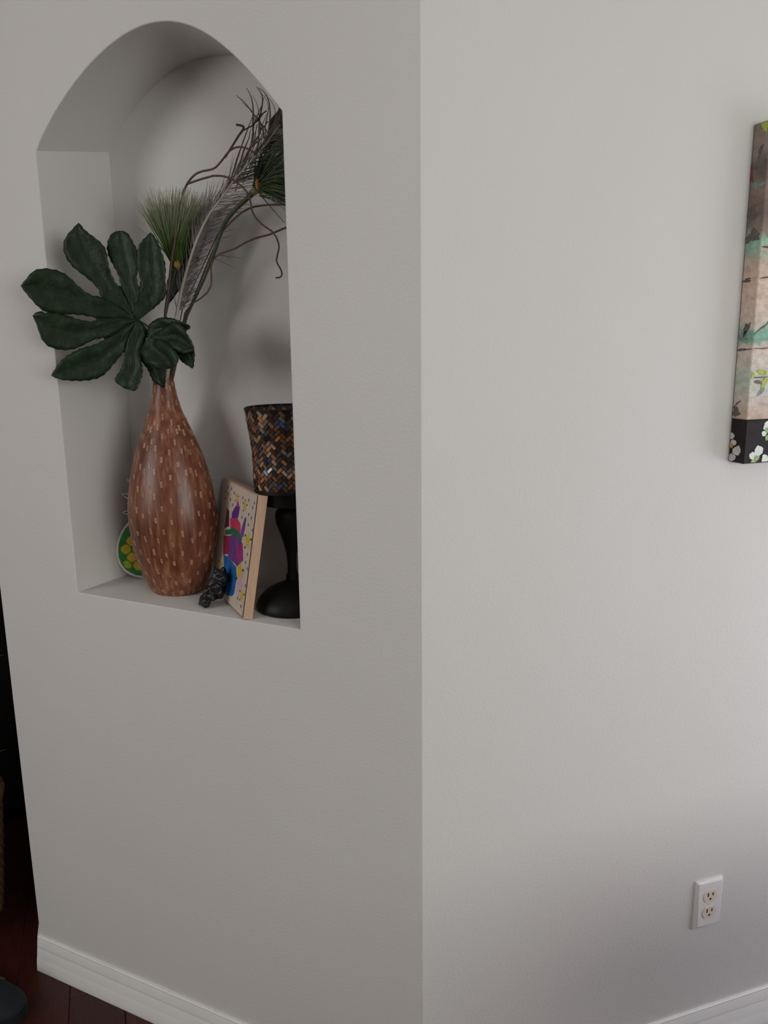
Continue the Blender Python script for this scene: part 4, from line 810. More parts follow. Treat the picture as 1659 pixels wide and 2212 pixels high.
twig('lower thin curly twig reaching straight across to the niche edge', TWIG_B, [(0.0016, 0.0019)], M['twig'])
twig('upper thin curly twig arching from the green stem to the niche edge', TWIG_C, [(0.0017, 0.0018)], M['twig'])

# ------------------------------------------------------------------ grass sprays
M['grass_a'] = grad_mat('grass_green_to_straw', (0.045, 0.095, 0.014), (0.30, 0.29, 0.21), lo=0.30, hi=1.0)
M['grass_b'] = simple('deep_green_needles', (0.030, 0.052, 0.012), rough=0.5, var=0.5, scale=90)
M['needle_dark'] = simple('dark_needles', (0.012, 0.010, 0.008), rough=0.6, var=0.3)
M['gold'] = simple('ochre_flower_node', lin('#a5763a'), rough=0.7, var=0.45, scale=220, bump=0.001, bump_scale=400)
M['straw'] = simple('pale_straw_node', lin('#8a7a58'), rough=0.7, var=0.4, scale=220, bump=0.001, bump_scale=400)
M['stem'] = simple('olive_green_stem', (0.034, 0.043, 0.016), rough=0.6, var=0.35, scale=90, stretch=(1, 1, 0.2))

def ribbon(bm, pts, w, nrm):
    """thin folded blade with two faces across"""
    pts = [Vector(q) for q in pts]
    nrm = Vector(nrm)
    prev = None
    n = len(pts)
    for i, q in enumerate(pts):
        t = (pts[min(i + 1, n - 1)] - pts[max(i - 1, 0)]).normalized()
        sd = t.cross(nrm)
        if sd.length < 1e-5:
            sd = t.orthogonal()
        sd.normalize()
        f = i / (n - 1)
        ww = w * (1.0 - 0.75 * f ** 2)
        row = [bm.verts.new(q - sd * ww), bm.verts.new(q + nrm * ww * 0.5), bm.verts.new(q + sd * ww)]
        if prev:
            bm.faces.new((prev[0], prev[1], row[1], row[0]))
            bm.faces.new((prev[1], prev[2], row[2], row[1]))
        prev = row

def blob(bm, c, r, seed, sx=1.0, sz=1.0):
    rn = random.Random(seed)
    res = bmesh.ops.create_icosphere(bm, subdivisions=3, radius=1.0)
    ph = [rn.uniform(0, 6.28) for _ in range(6)]
    for v in res['verts']:
        d = v.co.normalized()
        k = 1 + 0.16 * math.sin(4 * d.x + ph[0]) + 0.14 * math.sin(5 * d.y + ph[1]) + 0.12 * math.sin(5 * d.z + ph[2])
        v.co = Vector(c) + Vector((d.x * r * k * sx, d.y * r * k, d.z * r * k * sz))

def spray(name, label, base, tips, n_blades, mat, width, stem_pts, rad, yspread, seed, extra=None):
    rn = random.Random(seed)
    c = Vector(base)
    t = thing(name, label, 'grass', c, 'grass sprays in the vase')
    bm = bmesh.new()
    for i in range(n_blades):
        f = rn.random() * (len(tips) - 1)
        j = int(f)
        tip = Vector(tips[j]).lerp(Vector(tips[min(j + 1, len(tips) - 1)]), f - j)
        tip = c.lerp(tip, rn.uniform(0.72, 1.04))
        dy = rn.uniform(-yspread, yspread)
        tip.y = min(tip.y + dy, 0.188)
        b0 = c + Vector((rn.uniform(-.005, .005), rn.uniform(-.005, .005), rn.uniform(-.006, .004)))
        mid = b0.lerp(tip, 0.5) + Vector((rn.uniform(-.006, .006), dy * 0.25, 0.012))
        ribbon(bm, [q - c for q in bez(b0, mid, tip, 7)], width * rn.uniform(0.6, 1.2), Vector((0.5 + rn.uniform(-.5, .5), -0.8, rn.uniform(-.2, .2))).normalized())
    if extra:
        for ln in extra:
            ribbon(bm, [q - c for q in bez(ln[0], ln[1], ln[2], 8)], width * 0.8, (0.2, -1, 0.1))
    g_ = obj('grass_blades', bm, mat, t, fix=False)
    g_['kind'] = 'stuff'
    bm = bmesh.new()
    tube(bm, [q - c for q in smooth_line(stem_pts, 1)], rad[0], rad[1], seg=8)
    obj('stem', bm, M['stem'], t, smooth=180)
    return t

b1 = Vector(SPRAY1_BASE)
sp1 = spray('grass_spray', 'bushy tuft of green grass with pale dry tips behind the big leaf', SPRAY1_BASE, SPRAY1_TIPS, 520, M['grass_a'], 0.0011,
            [(-0.628, 0.106, 1.44), (-0.628, 0.108, 1.56), tuple(b1)], (0.0022, 0.0024), 0.045, 5,
            [(tuple(b1), tuple(b1.lerp(Vector(q), 0.5) + Vector((0, 0, 0.02))), q) for q in SPRAY1_STRAY])
bm = bmesh.new()
blob(bm, Vector(GOLD1) - b1, 0.0075, 4, 0.8, 1.1)
obj('flower_node', bm, M['gold'], sp1, smooth=180)
b2v = Vector(SPRAY2_BASE)
sp2 = spray('grass_spray', 'dark green needle spray on a thick olive stem beside the niche edge', SPRAY2_BASE, SPRAY2_TIPS, 330, M['grass_b'], 0.0010,
            SPRAY_STEM[0], (0.0030, 0.0046), 0.035, 9)
bm = bmesh.new()
for ln in NEEDLES:
    for dz in (0, 0.0):
        tube(bm, [q - b2v for q in bez(*ln, 7)], 0.0013, 0.0006, seg=5)
nd_ = obj('needles', bm, M['needle_dark'], sp2, smooth=180); nd_['kind'] = 'stuff'
bm = bmesh.new()
for ln in NEEDLES2:
    tube(bm, [q - b2v for q in bez(*ln, 7)], 0.0011, 0.0005, seg=5)
nd_ = obj('drooping_needles', bm, M['grass_b'], sp2, smooth=180); nd_['kind'] = 'stuff'
for i, gq in enumerate(GOLD2):
    bm = bmesh.new()
    blob(bm, Vector(gq) - b2v, 0.0072, 7 + i, 1.0 if i == 0 else 0.6, 0.8 if i == 0 else 1.7)
    obj('flower_node', bm, M['straw'] if i == 0 else M['gold'], sp2, smooth=180)

# ------------------------------------------------------------------ feathers
M['quill'] = simple('pale_quill', lin('#a39a90'), rough=0.5, var=0.08)
M['barb'] = simple('grey_brown_barbs', lin('#655d59'), rough=0.8, var=0.35, scale=60)
M['barb_dark'] = simple('dark_brown_barbs', lin('#574a44'), rough=0.8, var=0.35, scale=60)
M['feather_dark'] = simple('blackish_brown_feather', (0.018, 0.013, 0.011), rough=0.75, var=0.35, scale=70, stretch=(2, 2, 0.4))
ra = [Vector(q) for q in RACHIS]
fc = ra[0]
fe = thing('long_feather', 'long grey feather with a pale quill rising from the vase to the arch', 'feather', fc)
bm = bmesh.new()
tube(bm, [q - fc for q in smooth_line(ra, 1)], 0.0, seg=7, taper=lambda f: 0.0030 * (1 - f) + 0.0007)
obj('quill', bm, M['quill'], fe, smooth=180)
bm = bmesh.new()
rn = random.Random(21)
nrm = Vector((0.45, -0.88, -0.1)).normalized()
for i in range(950):
    f = 0.10 + 0.88 * rn.random()
    k = f * (len(ra) - 1); j = int(k)
    q = ra[j].lerp(ra[min(j + 1, len(ra) - 1)], k - j)
    t = (ra[min(j + 1, len(ra) - 1)] - ra[max(j - 1, 0)]).normalized()
    right = t.cross(-nrm).normalized()
    if right.x < 0:
        right = -right
    if f > 0.52 and rn.random() < 0.55:
        continue
    s = 1 if rn.random() < 0.62 else -1
    if s > 0:
        ln, a = (rn.uniform(0.030, 0.048) if f < 0.5 else rn.uniform(0.045, 0.085)), rn.uniform(0.45, 0.85)
    else:
        if f < 0.36 and rn.random() < 0.8:
            continue
        ln, a = rn.uniform(0.035, 0.075), rn.uniform(0.18, 0.42)
    d = t * math.cos(a) + right * (s * math.sin(a))
    tip = q + d * ln + Vector((0, rn.uniform(-0.010, 0.016), 0))
    tip.y = min(tip.y, 0.188)
    mid = q + (t * math.cos(a * 0.55) + right * (s * math.sin(a * 1.35))) * ln * 0.5
    ribbon(bm, [v - fc for v in bez(q, mid, tip, 6)], rn.uniform(0.00035, 0.0007), nrm)
o = obj('barbs', bm, M['barb'], fe, fix=False); o['kind'] = 'stuff'
bm = bmesh.new()
for w_ in WISPS:
    pts = smooth_line(w_, 1)
    ribbon(bm, [q - fc for q in pts[::-1]], 0.0017, nrm)
    ribbon(bm, [q - fc + Vector((0.004, 0.012, -0.01)) for q in pts[::-1]], 0.0010, nrm)
for w_ in SHORT_WISPS:
    ribbon(bm, [q - fc for q in bez(*w_, 6)], 0.0007, nrm)
o = obj('loose_barbs', bm, M['barb_dark'], fe, fix=False); o['kind'] = 'stuff'
L_, R_ = FEATHER_BROWN[0]
c2 = Vector(L_[0])
f2 = thing('broad_feather', 'broad blackish brown feather tucked against the upper niche edge', 'feather', c2)
bm = bmesh.new()
mid = lobe_mesh(bm, [Vector(q) - c2 for q in L_], [Vector(q) - c2 for q in R_], (-0.3, -0.95, 0), fold=0.008, teeth=0.0008)
obj('vane', bm, M['feather_dark'], f2, smooth=180)
bm = bmesh.new()
tube(bm, [Vector((-0.620, 0.108, 1.45)) - c2, Vector((-0.58, 0.125, 1.62)) - c2, Vector((-0.48, 0.14, 1.78)) - c2, mid[0]] + mid[1:-2:3], 0.0012, 0.0006, seg=6)
obj('quill', bm, M['barb_dark'], f2, smooth=180)

# ------------------------------------------------------------------ pineapple cutout leaning in the back corner of the niche
M['pine_white'] = simple('white_wood_edge', (0.62, 0.58, 0.53), rough=0.6, var=0.06)
M['pine_green'] = simple('green_pineapple_paint', (0.020, 0.190, 0.030), rough=0.45, var=0.25, scale=70)
M['pine_yellow'] = simple('yellow_pineapple_paint', (0.60, 0.40, 0.012), rough=0.45, var=0.12, scale=60)
M['pine_lime'] = simple('lime_pineapple_paint', (0.30, 0.40, 0.012), rough=0.45, var=0.2, scale=60)
pa = Vector((0.9023, 0.4311, 0)).normalized()
pnb = Vector((-pa.y, pa.x, 0))
lean = math.radians(6)
pup = Vector((0, 0, math.cos(lean))) + pnb * math.sin(lean)
pfw = pa.cross(pup)                       # points towards the room
if pfw.y > 0:
    pfw = -pfw
pine = thing('pineapple_cutout', 'wooden pineapple cutout with yellow and green cells behind the vase', 'ornament', (-0.7505, 0.1395, SILL))
pf = lambda u, v, w_: pa * u + pup * (v + 0.0004) + pfw * w_
half = [(-0.0235, 0.1333), (-0.0304, 0.1293), (-0.0395, 0.1194), (-0.0488, 0.1058), (-0.055, 0.0922), (-0.0588, 0.0785), (-0.0605, 0.0629), (-0.0595, 0.0478), (-0.0546, 0.0327), (-0.0453, 0.0188), (-0.0332, 0.0099), (-0.0185, 0.0035), (-0.005, 0.0008), (0.003, 0.0)]
AX = 0.003
full = [(-0.012, 0.138)] + half + [(2 * AX - u, v) for u, v in half[-2::-1]] + [(2 * AX + 0.012, 0.138)]
def shrink(P, d):
    cx = sum(q[0] for q in P) / len(P); cy = sum(q[1] for q in P) / len(P)
    o_ = []
    for u, v in P:
        k = Vector((u - cx, v - cy)); o_.append((cx + k.x - k.normalized().x * d, cy + k.y - k.normalized().y * d))
    return o_
bm = bmesh.new()
prism(bm, full, -0.010, 0.0, pf)
obj('body', bm, M['pine_white'], pine)
bm = bmesh.new()
prism(bm, shrink(full, 0.0052), -0.002, 0.0007, pf)
obj('green_face', bm, M['pine_green'], pine)
inner = shrink(full, 0.0105)
def inside(u, v):
    c = False
    n = len(inner)
    for i in range(n):
        (x1, y1), (x2, y2) = inner[i], inner[(i + 1) % n]
        if (y1 > v) != (y2 > v) and u < (x2 - x1) * (v - y1) / (y2 - y1) + x1:
            c = not c
    return c
for r in range(8):
    for k in range(-3, 4):
        u = AX - 0.001 + k * 0.0262 + (0.0131 if r % 2 else 0)
        v = 0.012 + r * 0.0186
        pts = []
        for a in range(12):
            t = 2 * math.pi * a / 12 + 0.26
            rr = 0.0112 * (1 + 0.08 * math.cos(4 * t))
            x, y = u + rr * math.cos(t), v + rr * math.sin(t) * 0.98
            pts.append((x, y))
        ok = [inside(*q) for q in pts]
        if inside(u, v) and sum(ok) >= 7:
            pts = [q if f else (u + (q[0] - u) * 0.55, v + (q[1] - v) * 0.55) for q, f in zip(pts, ok)]
            bm = bmesh.new()
            prism(bm, pts, 0.0, 0.0014, pf)
            obj('cell', bm, M['pine_yellow'] if all(ok) else M['pine_lime'], pine)
# crown of leaves
crown = []
for sgn in (-1, 1):
    for (u0, v0), (u1, v1), w_ in (((-0.008, 0.150), (-0.0432, 0.1525), 0.0085), ((-0.006, 0.180), (-0.0438, 0.1945), 0.0082), ((-0.004, 0.208), (-0.0285, 0.2268), 0.0075)):
        crown.append(((AX + sgn * (u0 - AX) if sgn > 0 else u0, v0), (u1 if sgn < 0 else 2 * AX - u1, v1), w_))
crown.append(((AX, 0.20), (AX, 0.255), 0.0085))
for i, ((u0, v0), (u1, v1), w_) in enumerate(crown):
    d = Vector((u1 - u0, v1 - v0)); ln = d.length; d.normalize(); nn = Vector((-d.y, d.x))
    def lf(s, grow):
        P = []
        for t, k in ((0, 1), (0.35, 1.05), (0.7, 0.62), (0.9, 0.26), (1.0, 0.06)):
            P.append((u0 + d.x * ln * t * s + nn.x * w_ * k * grow, v0 + d.y * ln * t * s + nn.y * w_ * k * grow))
        Q = []
        for t, k in ((1.0, 0.06), (0.9, 0.26), (0.7, 0.62), (0.35, 1.05), (0, 1)):
            Q.append((u0 + d.x * ln * t * s - nn.x * w_ * k * grow, v0 + d.y * ln * t * s - nn.y * w_ * k * grow))
        return P + Q
    bm = bmesh.new()
    prism(bm, lf(1.0, 1.0), -0.010 + i * 0.0001, 0.0 - i * 0.00012, pf)
    cl = obj('crown_leaf', bm, M['pine_white'], pine)
    bm = bmesh.new()
    prism(bm, lf(0.88, 0.5), -0.002, 0.0006 - i * 0.00012, pf)
    obj('green_leaf_face', bm, M['pine_green'], cl)
bm = bmesh.new()
prism(bm, [(AX - 0.016, 0.132), (AX + 0.016, 0.132), (AX + 0.011, 0.215), (AX - 0.011, 0.215)], -0.0102, -0.0008, pf)
obj('crown_core', bm, M['pine_white'], pine)

# ------------------------------------------------------------------ wooden board with a coloured castle drawing
M['board'] = simple('pale_pine_wood', lin('#cdbdad'), rough=0.6, var=0.06, scale=30, stretch=(6, 6, 0.6))
M['board_edge'] = simple('orange_pine_edge', lin('#c9a487'), rough=0.6, var=0.08, scale=30, stretch=(6, 6, 0.6))
PF, PA, PU, PN = Vector(PANEL['F']), Vector(PANEL['a']), Vector(PANEL['up']), None
PN = PA.cross(PU).normalized()
if PN.y > 0:
    PN = -PN                              # out of the drawn face
board = thing('drawing_board', 'pale wooden board with a coloured-in castle drawing leaning beside the candle holder', 'board', PF)
W_, H_, T_ = PANEL['w'], PANEL['h'], 0.018
bf_ = lambda u, v, w_: PA * u + PU * v + PN * w_
LIFT = T_ * math.sin(PANEL['lean']) + 0.0004
board.location = PF + Vector((0, 0, LIFT))
bm = bmesh.new()
ck = 0.0016
outer = [(0, 0), (W_, 0), (W_, H_), (0, H_)]
innr = [(ck, ck), (W_ - ck, ck), (W_ - ck, H_ - ck), (ck, H_ - ck)]
a = [bm.verts.new(bf_(u, v, -T_)) for u, v in outer]
b = [bm.verts.new(bf_(u, v, -ck)) for u, v in outer]
c = [bm.verts.new(bf_(u, v, 0)) for u, v in innr]
bm.faces.new(a)
for x, y in ((a, b), (b, c)):
    for i in range(4):
        j = (i + 1) % 4
        bm.faces.new((x[i], y[i], y[j], x[j]))
obj('panel_body', bm, M['board_edge'], board)
bm = bmesh.new()
prism(bm, [(0.008, ck + 0.0005), (W_ - ck - 0.0005, ck + 0.0005), (W_ - ck - 0.0005, H_ - ck - 0.0005), (0.008, H_ - ck - 0.0005)], -0.001, 0.00025, bf_)
obj('drawn_face', bm, M['board'], board)
cas_cols = dict(pink_spire_tip='#b03a72', purple_spire='#5c2a80', red_tower='#c0355c', green_roof='#1d6a44', slim_purple_tower='#6a3f8e', dark_tower='#5a2a3a', purple_wall='#6b3a85', maroon_wall='#8f1c44', magenta_wall='#9a2a70', blue_gate='#0f5fa0')
for i, (k, P) in enumerate(CASTLE.items()):
    M[k] = simple(k + '_felt_pen', lin(cas_cols[k]), rough=0.6, var=0.28, scale=110, stretch=(1, 1, 0.4))
    bm = bmesh.new()
    prism(bm, P, 0.0, 0.0004 + 0.00004 * i, bf_)
    obj('drawn_' + k, bm, M[k], board)
M['star'] = simple('yellow_felt_pen', (0.62, 0.44, 0.02), rough=0.6, var=0.15, scale=150)
M['ink'] = simple('printed_dark_ink', (0.055, 0.045, 0.04), rough=0.7, var=0.2)
M['startip'] = simple('brown_felt_pen', (0.055, 0.02, 0.02), rough=0.6, var=0.2)
M['lilac'] = simple('pale_lilac_pencil', lin('#c9a9b6'), rough=0.7, var=0.15, scale=90)
bm = bmesh.new()
prism(bm, [(0.026, 0.035), (0.062, 0.030), (0.060, 0.085), (0.030, 0.095)], 0.0, 0.00035, bf_)
obj('pencil_shading', bm, M['lilac'], board)
for u, v, r in STARS:
    r *= 1.45
    def star(s, rot=0.0):
        return [(u + s * r * (1.0 if k % 2 == 0 else 0.46) * math.sin(math.pi * k / 5 + rot), v + s * r * (1.0 if k % 2 == 0 else 0.46) * math.cos(math.pi * k / 5 + rot)) for k in range(10)]
    bm = bmesh.new()
    prism(bm, star(1.0), 0.0, 0.0009, bf_)
    st = obj('drawn_star', bm, M['star'], board)
    for k in (2, 4, 8):
        P = star(1.12)
        bm = bmesh.new()
        cx, cy = P[k]
        prism(bm, [(cx + r * 0.2 * math.cos(a_), cy + r * 0.13 * math.sin(a_)) for a_ in [2 * math.pi * j / 8 for j in range(8)]], 0.0003, 0.0011, bf_)
        obj('star_tip', bm, M['startip'], st)
for u, v in SQUARES:
    s = 0.0027
    bm = bmesh.new()
    prism(bm, [(u - s, v - s), (u + s, v - s), (u + s, v + s), (u - s, v + s)], 0.0, 0.0005, bf_)
    o = obj('printed_square', bm, M['ink'], board)
    bm = bmesh.new()
    prism(bm, [(u - s * .25, v - s * .25), (u + s * .25, v - s * .25), (u + s * .25, v + s * .25), (u - s * .25, v + s * .25)], 0.0, 0.0007, bf_)
    obj('square_dot', bm, M['board'], o)

# ------------------------------------------------------------------ small black figurine between vase and board
M['blackgloss'] = simple('glossy_black_resin', (0.005, 0.005, 0.006), rough=0.38, var=0.2, scale=200, bump=0.0016, bump_scale=160, spec=0.5)
fig = thing('figurine', 'small glossy black crouching figurine on the sill between the vase and the board', 'figurine', (-0.4825, 0.0470, SILL))
def lump_mesh(balls, voxel):
    bm = bmesh.new()
    for (x, y, z, rx, ry_, rz) in balls:
        mt_ = Matrix.Translation((x, y, z)) @ Matrix.Diagonal((rx, ry_, rz, 1))
        bmesh.ops.create_icosphere(bm, subdivisions=3, radius=1.0, matrix=mt_)
    me = bpy.data.meshes.new('lump')
    bm.to_mesh(me); bm.free()
    tmp = bpy.data.objects.new('lump', me)
    COL.objects.link(tmp)
    md = tmp.modifiers.new('r', 'REMESH'); md.mode = 'VOXEL'; md.voxel_size = voxel
    sm = tmp.modifiers.new('s', 'SMOOTH'); sm.factor = 0.6; sm.iterations = 3
    dg = bpy.context.evaluated_depsgraph_get()
    me2 = bpy.data.meshes.new_from_object(tmp.evaluated_get(dg))
    bpy.data.objects.remove(tmp)
    return me2
balls = [(0.000, 0.012, 0.030, 0.017, 0.015, 0.022), (0.010, 0.016, 0.050, 0.015, 0.014, 0.015), (0.020, 0.006, 0.052, 0.010, 0.010, 0.009),
         (-0.008, 0.004, 0.022, 0.013, 0.013, 0.014), (-0.016, -0.004, 0.010, 0.010, 0.011, 0.009), (-0.004, -0.014, 0.007, 0.009, 0.010, 0.007),
         (-0.021, 0.004, 0.008, 0.009, 0.009, 0.008), (0.010, -0.004, 0.036, 0.008, 0.010, 0.010), (0.019, -0.004, 0.041, 0.007, 0.007, 0.007), (-0.002, -0.010, 0.022, 0.007, 0.009, 0.010),
         (0.006, -0.008, 0.020, 0.007, 0.007, 0.008), (0.004, 0.010, 0.064, 0.006, 0.006, 0.007), (0.016, 0.014, 0.064, 0.006, 0.006, 0.007)]
balls = [tuple(v * 1.12 for v in q) for q in balls]
me = lump_mesh(balls, 0.0018)
from mathutils import noise
for v in me.vertices:
    q = v.co * 95
    v.co += v.co.normalized() * 0.0 + Vector((noise.noise(q), noise.noise(q + Vector((7, 3, 1))), noise.noise(q + Vector((2, 9, 5))))) * 0.0042
    v.co.z = max(v.co.z, 0.0003)
link('figurine_body', me, M['blackgloss'], fig, smooth=180)

# ------------------------------------------------------------------ candle holder with mosaic shade
M['black_iron'] = simple('black_painted_holder', (0.0045, 0.004, 0.0038), rough=0.5, var=0.15, scale=60, spec=0.28)
M['shade_glass'] = simple('dark_amber_glass', (0.020, 0.009, 0.005), rough=0.25, var=0.3, scale=60)
CC = (-0.3275, 0.1065)
hold = thing('candle_holder', 'black pedestal candle holder with a flared brown mosaic glass shade', 'candle holder', (CC[0], CC[1], SILL))
bm = bmesh.new()
lathe(bm, [(0.0, 0.070), (0.003, 0.0735), (0.010, 0.0735), (0.020, 0.070), (0.030, 0.062), (0.040, 0.050), (0.047, 0.036), (0.052, 0.023), (0.056, 0.0155), (0.058, 0.0135)], seg=56)
obj('base', bm, M['black_iron'], hold, smooth=50)
bm = bmesh.new()
lathe(bm, [(0.056, 0.0125), (0.062, 0.0130), (0.068, 0.0125), (0.074, 0.0095), (0.092, 0.0088), (0.112, 0.0105), (0.135, 0.0155), (0.158, 0.0230), (0.175, 0.0285), (0.188, 0.0300), (0.198, 0.0285), (0.204, 0.0235), (0.210, 0.0215), (0.216, 0.0240)], seg=40)
obj('stem', bm, M['black_iron'], hold, smooth=50)
bm = bmesh.new()
lathe(bm, [(0.2125, 0.045), (0.2135, 0.0515), (0.217, 0.0525), (0.234, 0.0525), (0.237, 0.0545), (0.2405, 0.0545), (0.2415, 0.050)], seg=56)
obj('plate', bm, M['black_iron'], hold, smooth=40)
SP = [(0.2415, 0.0655), (0.262, 0.0668), (0.285, 0.0665), (0.305, 0.0665), (0.325, 0.0678), (0.345, 0.0700), (0.365, 0.0730), (0.385, 0.0760), (0.4005, 0.0785)]
def sr(z):
    for (z0, r0), (z1, r1) in zip(SP, SP[1:]):
        if z0 <= z <= z1:
            return r0 + (r1 - r0) * (z - z0) / (z1 - z0)
    return SP[-1][1] if z > SP[0][0] else SP[0][1]
bm = bmesh.new()
lathe(bm, SP + [(z, r - 0.0028) for z, r in SP[::-1]], seg=64, cap0=False, cap1=False)
shade = obj('shade', bm, M['shade_glass'], hold, smooth=50)
bm = bmesh.new()
for z, r in ((0.4005, 0.0775), (0.2420, 0.0655)):
    tube(bm, [(r * math.cos(2 * math.pi * k / 48), r * math.sin(2 * math.pi * k / 48), z) for k in range(49)], 0.0024, seg=8)
obj('rim', bm, M['black_iron'], shade, smooth=180)
pal = [('#6b4630', 5), ('#8a5a3c', 4), ('#3a2a24', 6), ('#4b4440', 5), ('#a27a5c', 3), ('#5e5a58', 3), ('#24201f', 5), ('#a5683c', 3), ('#c39a78', 2), ('#39425e', 1), ('#2f5a8a', 0.5), ('#7c6a60', 3), ('#8f9ac0', 0.4), ('#4a2a1c', 4)]
tile_m = []
for i, (h_, w_) in enumerate(pal):
    tile_m.append((simple('mosaic_glass_' + str(i), lin(h_), rough=0.16, var=0.18, scale=120, spec=0.6, coat=0.2), w_))
NP = 22
TW = 2 * math.pi * 0.0705 / (NP * 2 * math.sqrt(2))
def tile_mesh(a, b, t, mat):
    bm = bmesh.new()
    box(bm, (-a / 2, -b / 2, -0.0042), (a / 2, b / 2, t))
    for v in bm.verts:
        if v.co.z > 0:
            v.co.x *= 0.94; v.co.y *= 0.90
    bmesh.ops.recalc_face_normals(bm, faces=bm.faces)
    me = bpy.data.meshes.new('mosaic_tile')
    bm.to_mesh(me); bm.free()
    me.materials.append(mat)
    return me
tmesh = [tile_mesh(2 * TW * 0.93, TW * 0.88, 0.0016, m_) for m_, _ in tile_m]
rn = random.Random(5)
tiles = []
zlo, zhi = 0.2455, 0.3975
cam_l = Vector(CAM_POS) - Vector((CC[0], CC[1], SILL))
seen = set()
rngv = int((zhi - zlo) / TW * 2) + 8
for x in range(-rngv, NP * 4 + rngv):
    for y in range(-NP * 4 - rngv, rngv * 2):
        d = (x - y) % 4
        if d == 0:
            cx, cy, ang = x + 1.0, y + 0.5, 0.0
        elif d == 3:
            cx, cy, ang = x + 0.5, y + 1.0, math.pi / 2
        else:
            continue
        u = (cx - cy) * S45 * TW
        v = (cx + cy) * S45 * TW
        per = NP * 2 * math.sqrt(2) * TW
        if not (0 <= u < per - 1e-9 and 0.003 <= v <= zhi - zlo - 0.003):
            continue
        tiles.append((2 * math.pi * u / per, zlo + v, ang - math.pi / 4))
place = []
for th, z, ang in tiles:
    r = sr(z)
    slope = (sr(min(z + 0.006, 0.4)) - sr(max(z - 0.006, 0.2416))) / 0.012
    n = Vector((math.cos(th), math.sin(th), -slope)).normalized()
    ex = Vector((-math.sin(th), math.cos(th), 0))
    ey = n.cross(ex)
    x2 = ex * math.cos(ang) + ey * math.sin(ang)
    y2 = n.cross(x2)
    # hand-set glass: every tile sits at a slightly different tilt
    tq = Quaternion(x2, rn.gauss(0, 0.07)) @ Quaternion(y2, rn.gauss(0, 0.07))
    mm = Matrix((tq @ x2 * (r / 0.0705), tq @ y2 * (r / 0.0705), tq @ n)).transposed().to_4x4()
    pos = Vector((r * math.cos(th), r * math.sin(th), z)) + n * 0.0002
    mm.translation = pos
    place.append((-(cam_l - pos).normalized().dot(n), mm))
place.sort(key=lambda q: q[0])
rest = bmesh.new()
ws = [w_ for _, w_ in tile_m]
for i, (_, mm) in enumerate(place):
    k = rn.choices(range(len(pal)), ws)[0]
    if i < 300:
        o = bpy.data.objects.new('mosaic_tile', tmesh[k])
        COL.objects.link(o)
        o.parent = shade
        o.matrix_local = mm
    else:
        n0 = len(rest.faces)
        tm = tmesh[k].copy(); tm.transform(mm); rest.from_mesh(tm)
        rest.faces.ensure_lookup_table()
        for f in rest.faces[n0:]:
            f.material_index = k
        bpy.data.meshes.remove(tm)
me = bpy.data.meshes.new('far_mosaic_tiles')
rest.to_mesh(me); rest.free()
for m_, _ in tile_m:
    me.materials.append(m_)
o = bpy.data.objects.new('far_mosaic_tiles', me)
COL.objects.link(o)
o.parent = shade
o['kind'] = 'stuff'

# ------------------------------------------------------------------ beyond the wall end: basket planter, plant, cabinet, shoe
M['wicker'] = simple('brown_wicker', (0.13, 0.060, 0.028), rough=0.65, var=0.4, scale=90)
M['soil'] = simple('dark_soil', (0.008, 0.006, 0.004), rough=0.9, var=0.4, scale=90, bump=0.004)
M['plantleaf'] = simple('dark_strap_leaf', (0.030, 0.080, 0.018), rough=0.5, var=0.4, scale=20)
M['espresso'] = simple('espresso_wood', (0.0055, 0.0032, 0.0026), rough=0.55, var=0.3, scale=20, stretch=(1, 1, 8), spec=0.3)
BC = Vector((-1.441, 0.004, 0))
bas = thing('wicker_basket', 'round brown wicker basket planter on the dark floor past the wall end', 'basket', BC)
BH = 0.365
br = lambda z: 0.140 + 0.034 * (z / BH) ** 0.8
bm = bmesh.new()
lathe(bm, [(0.0, 0.10), (0.002, br(0) - 0.006)] + [(BH * k / 12, br(BH * k / 12) - 0.005) for k in range(1, 13)] + [(BH, br(BH) - 0.018), (BH - 0.08, br(BH) - 0.028)], seg=48, cap1=False)
obj('basket_wall', bm, M['wicker'], bas, smooth=60)
NS = 36
for k in range(24):
    z = 0.008 + (BH - 0.022) * k / 23
    pts = []
    for a_ in range(NS * 2 + 1):
        t = 2 * math.pi * a_ / (NS * 2)
        rr = br(z) + 0.0035 * math.cos(NS * t + (math.pi if k % 2 else 0)) - 0.001
        pts.append((rr * math.cos(t), rr * math.sin(t), z))
    bm = bmesh.new()
    tube(bm, pts, 0.0068, seg=6)
    obj('weave_strand', bm, M['wicker'], bas, smooth=180)
bm = bmesh.new()
tube(bm, [((br(BH)) * math.cos(2 * math.pi * k / 60), br(BH) * math.sin(2 * math.pi * k / 60), BH - 0.004) for k in range(61)], 0.0125, seg=10)
obj('basket_rim', bm, M['wicker'], bas, smooth=180)
plant = thing('potted_plant', 'dark green leafy plant growing in the wicker basket past the wall end', 'plant', BC + Vector((0, 0, 0.27)))
bm = bmesh.new()
lathe(bm, [(-0.02, 0.125), (0.0, 0.135), (0.004, 0.120), (0.010, 0.05), (0.012, 0.001)], seg=32)
obj('soil', bm, M['soil'], plant, smooth=60)
rn = random.Random(8)
tips = [Vector((-1.326, 0.170, 0.462)), Vector((-1.316, 0.186, 0.735)), Vector((-1.33, 0.16, 0.60))]
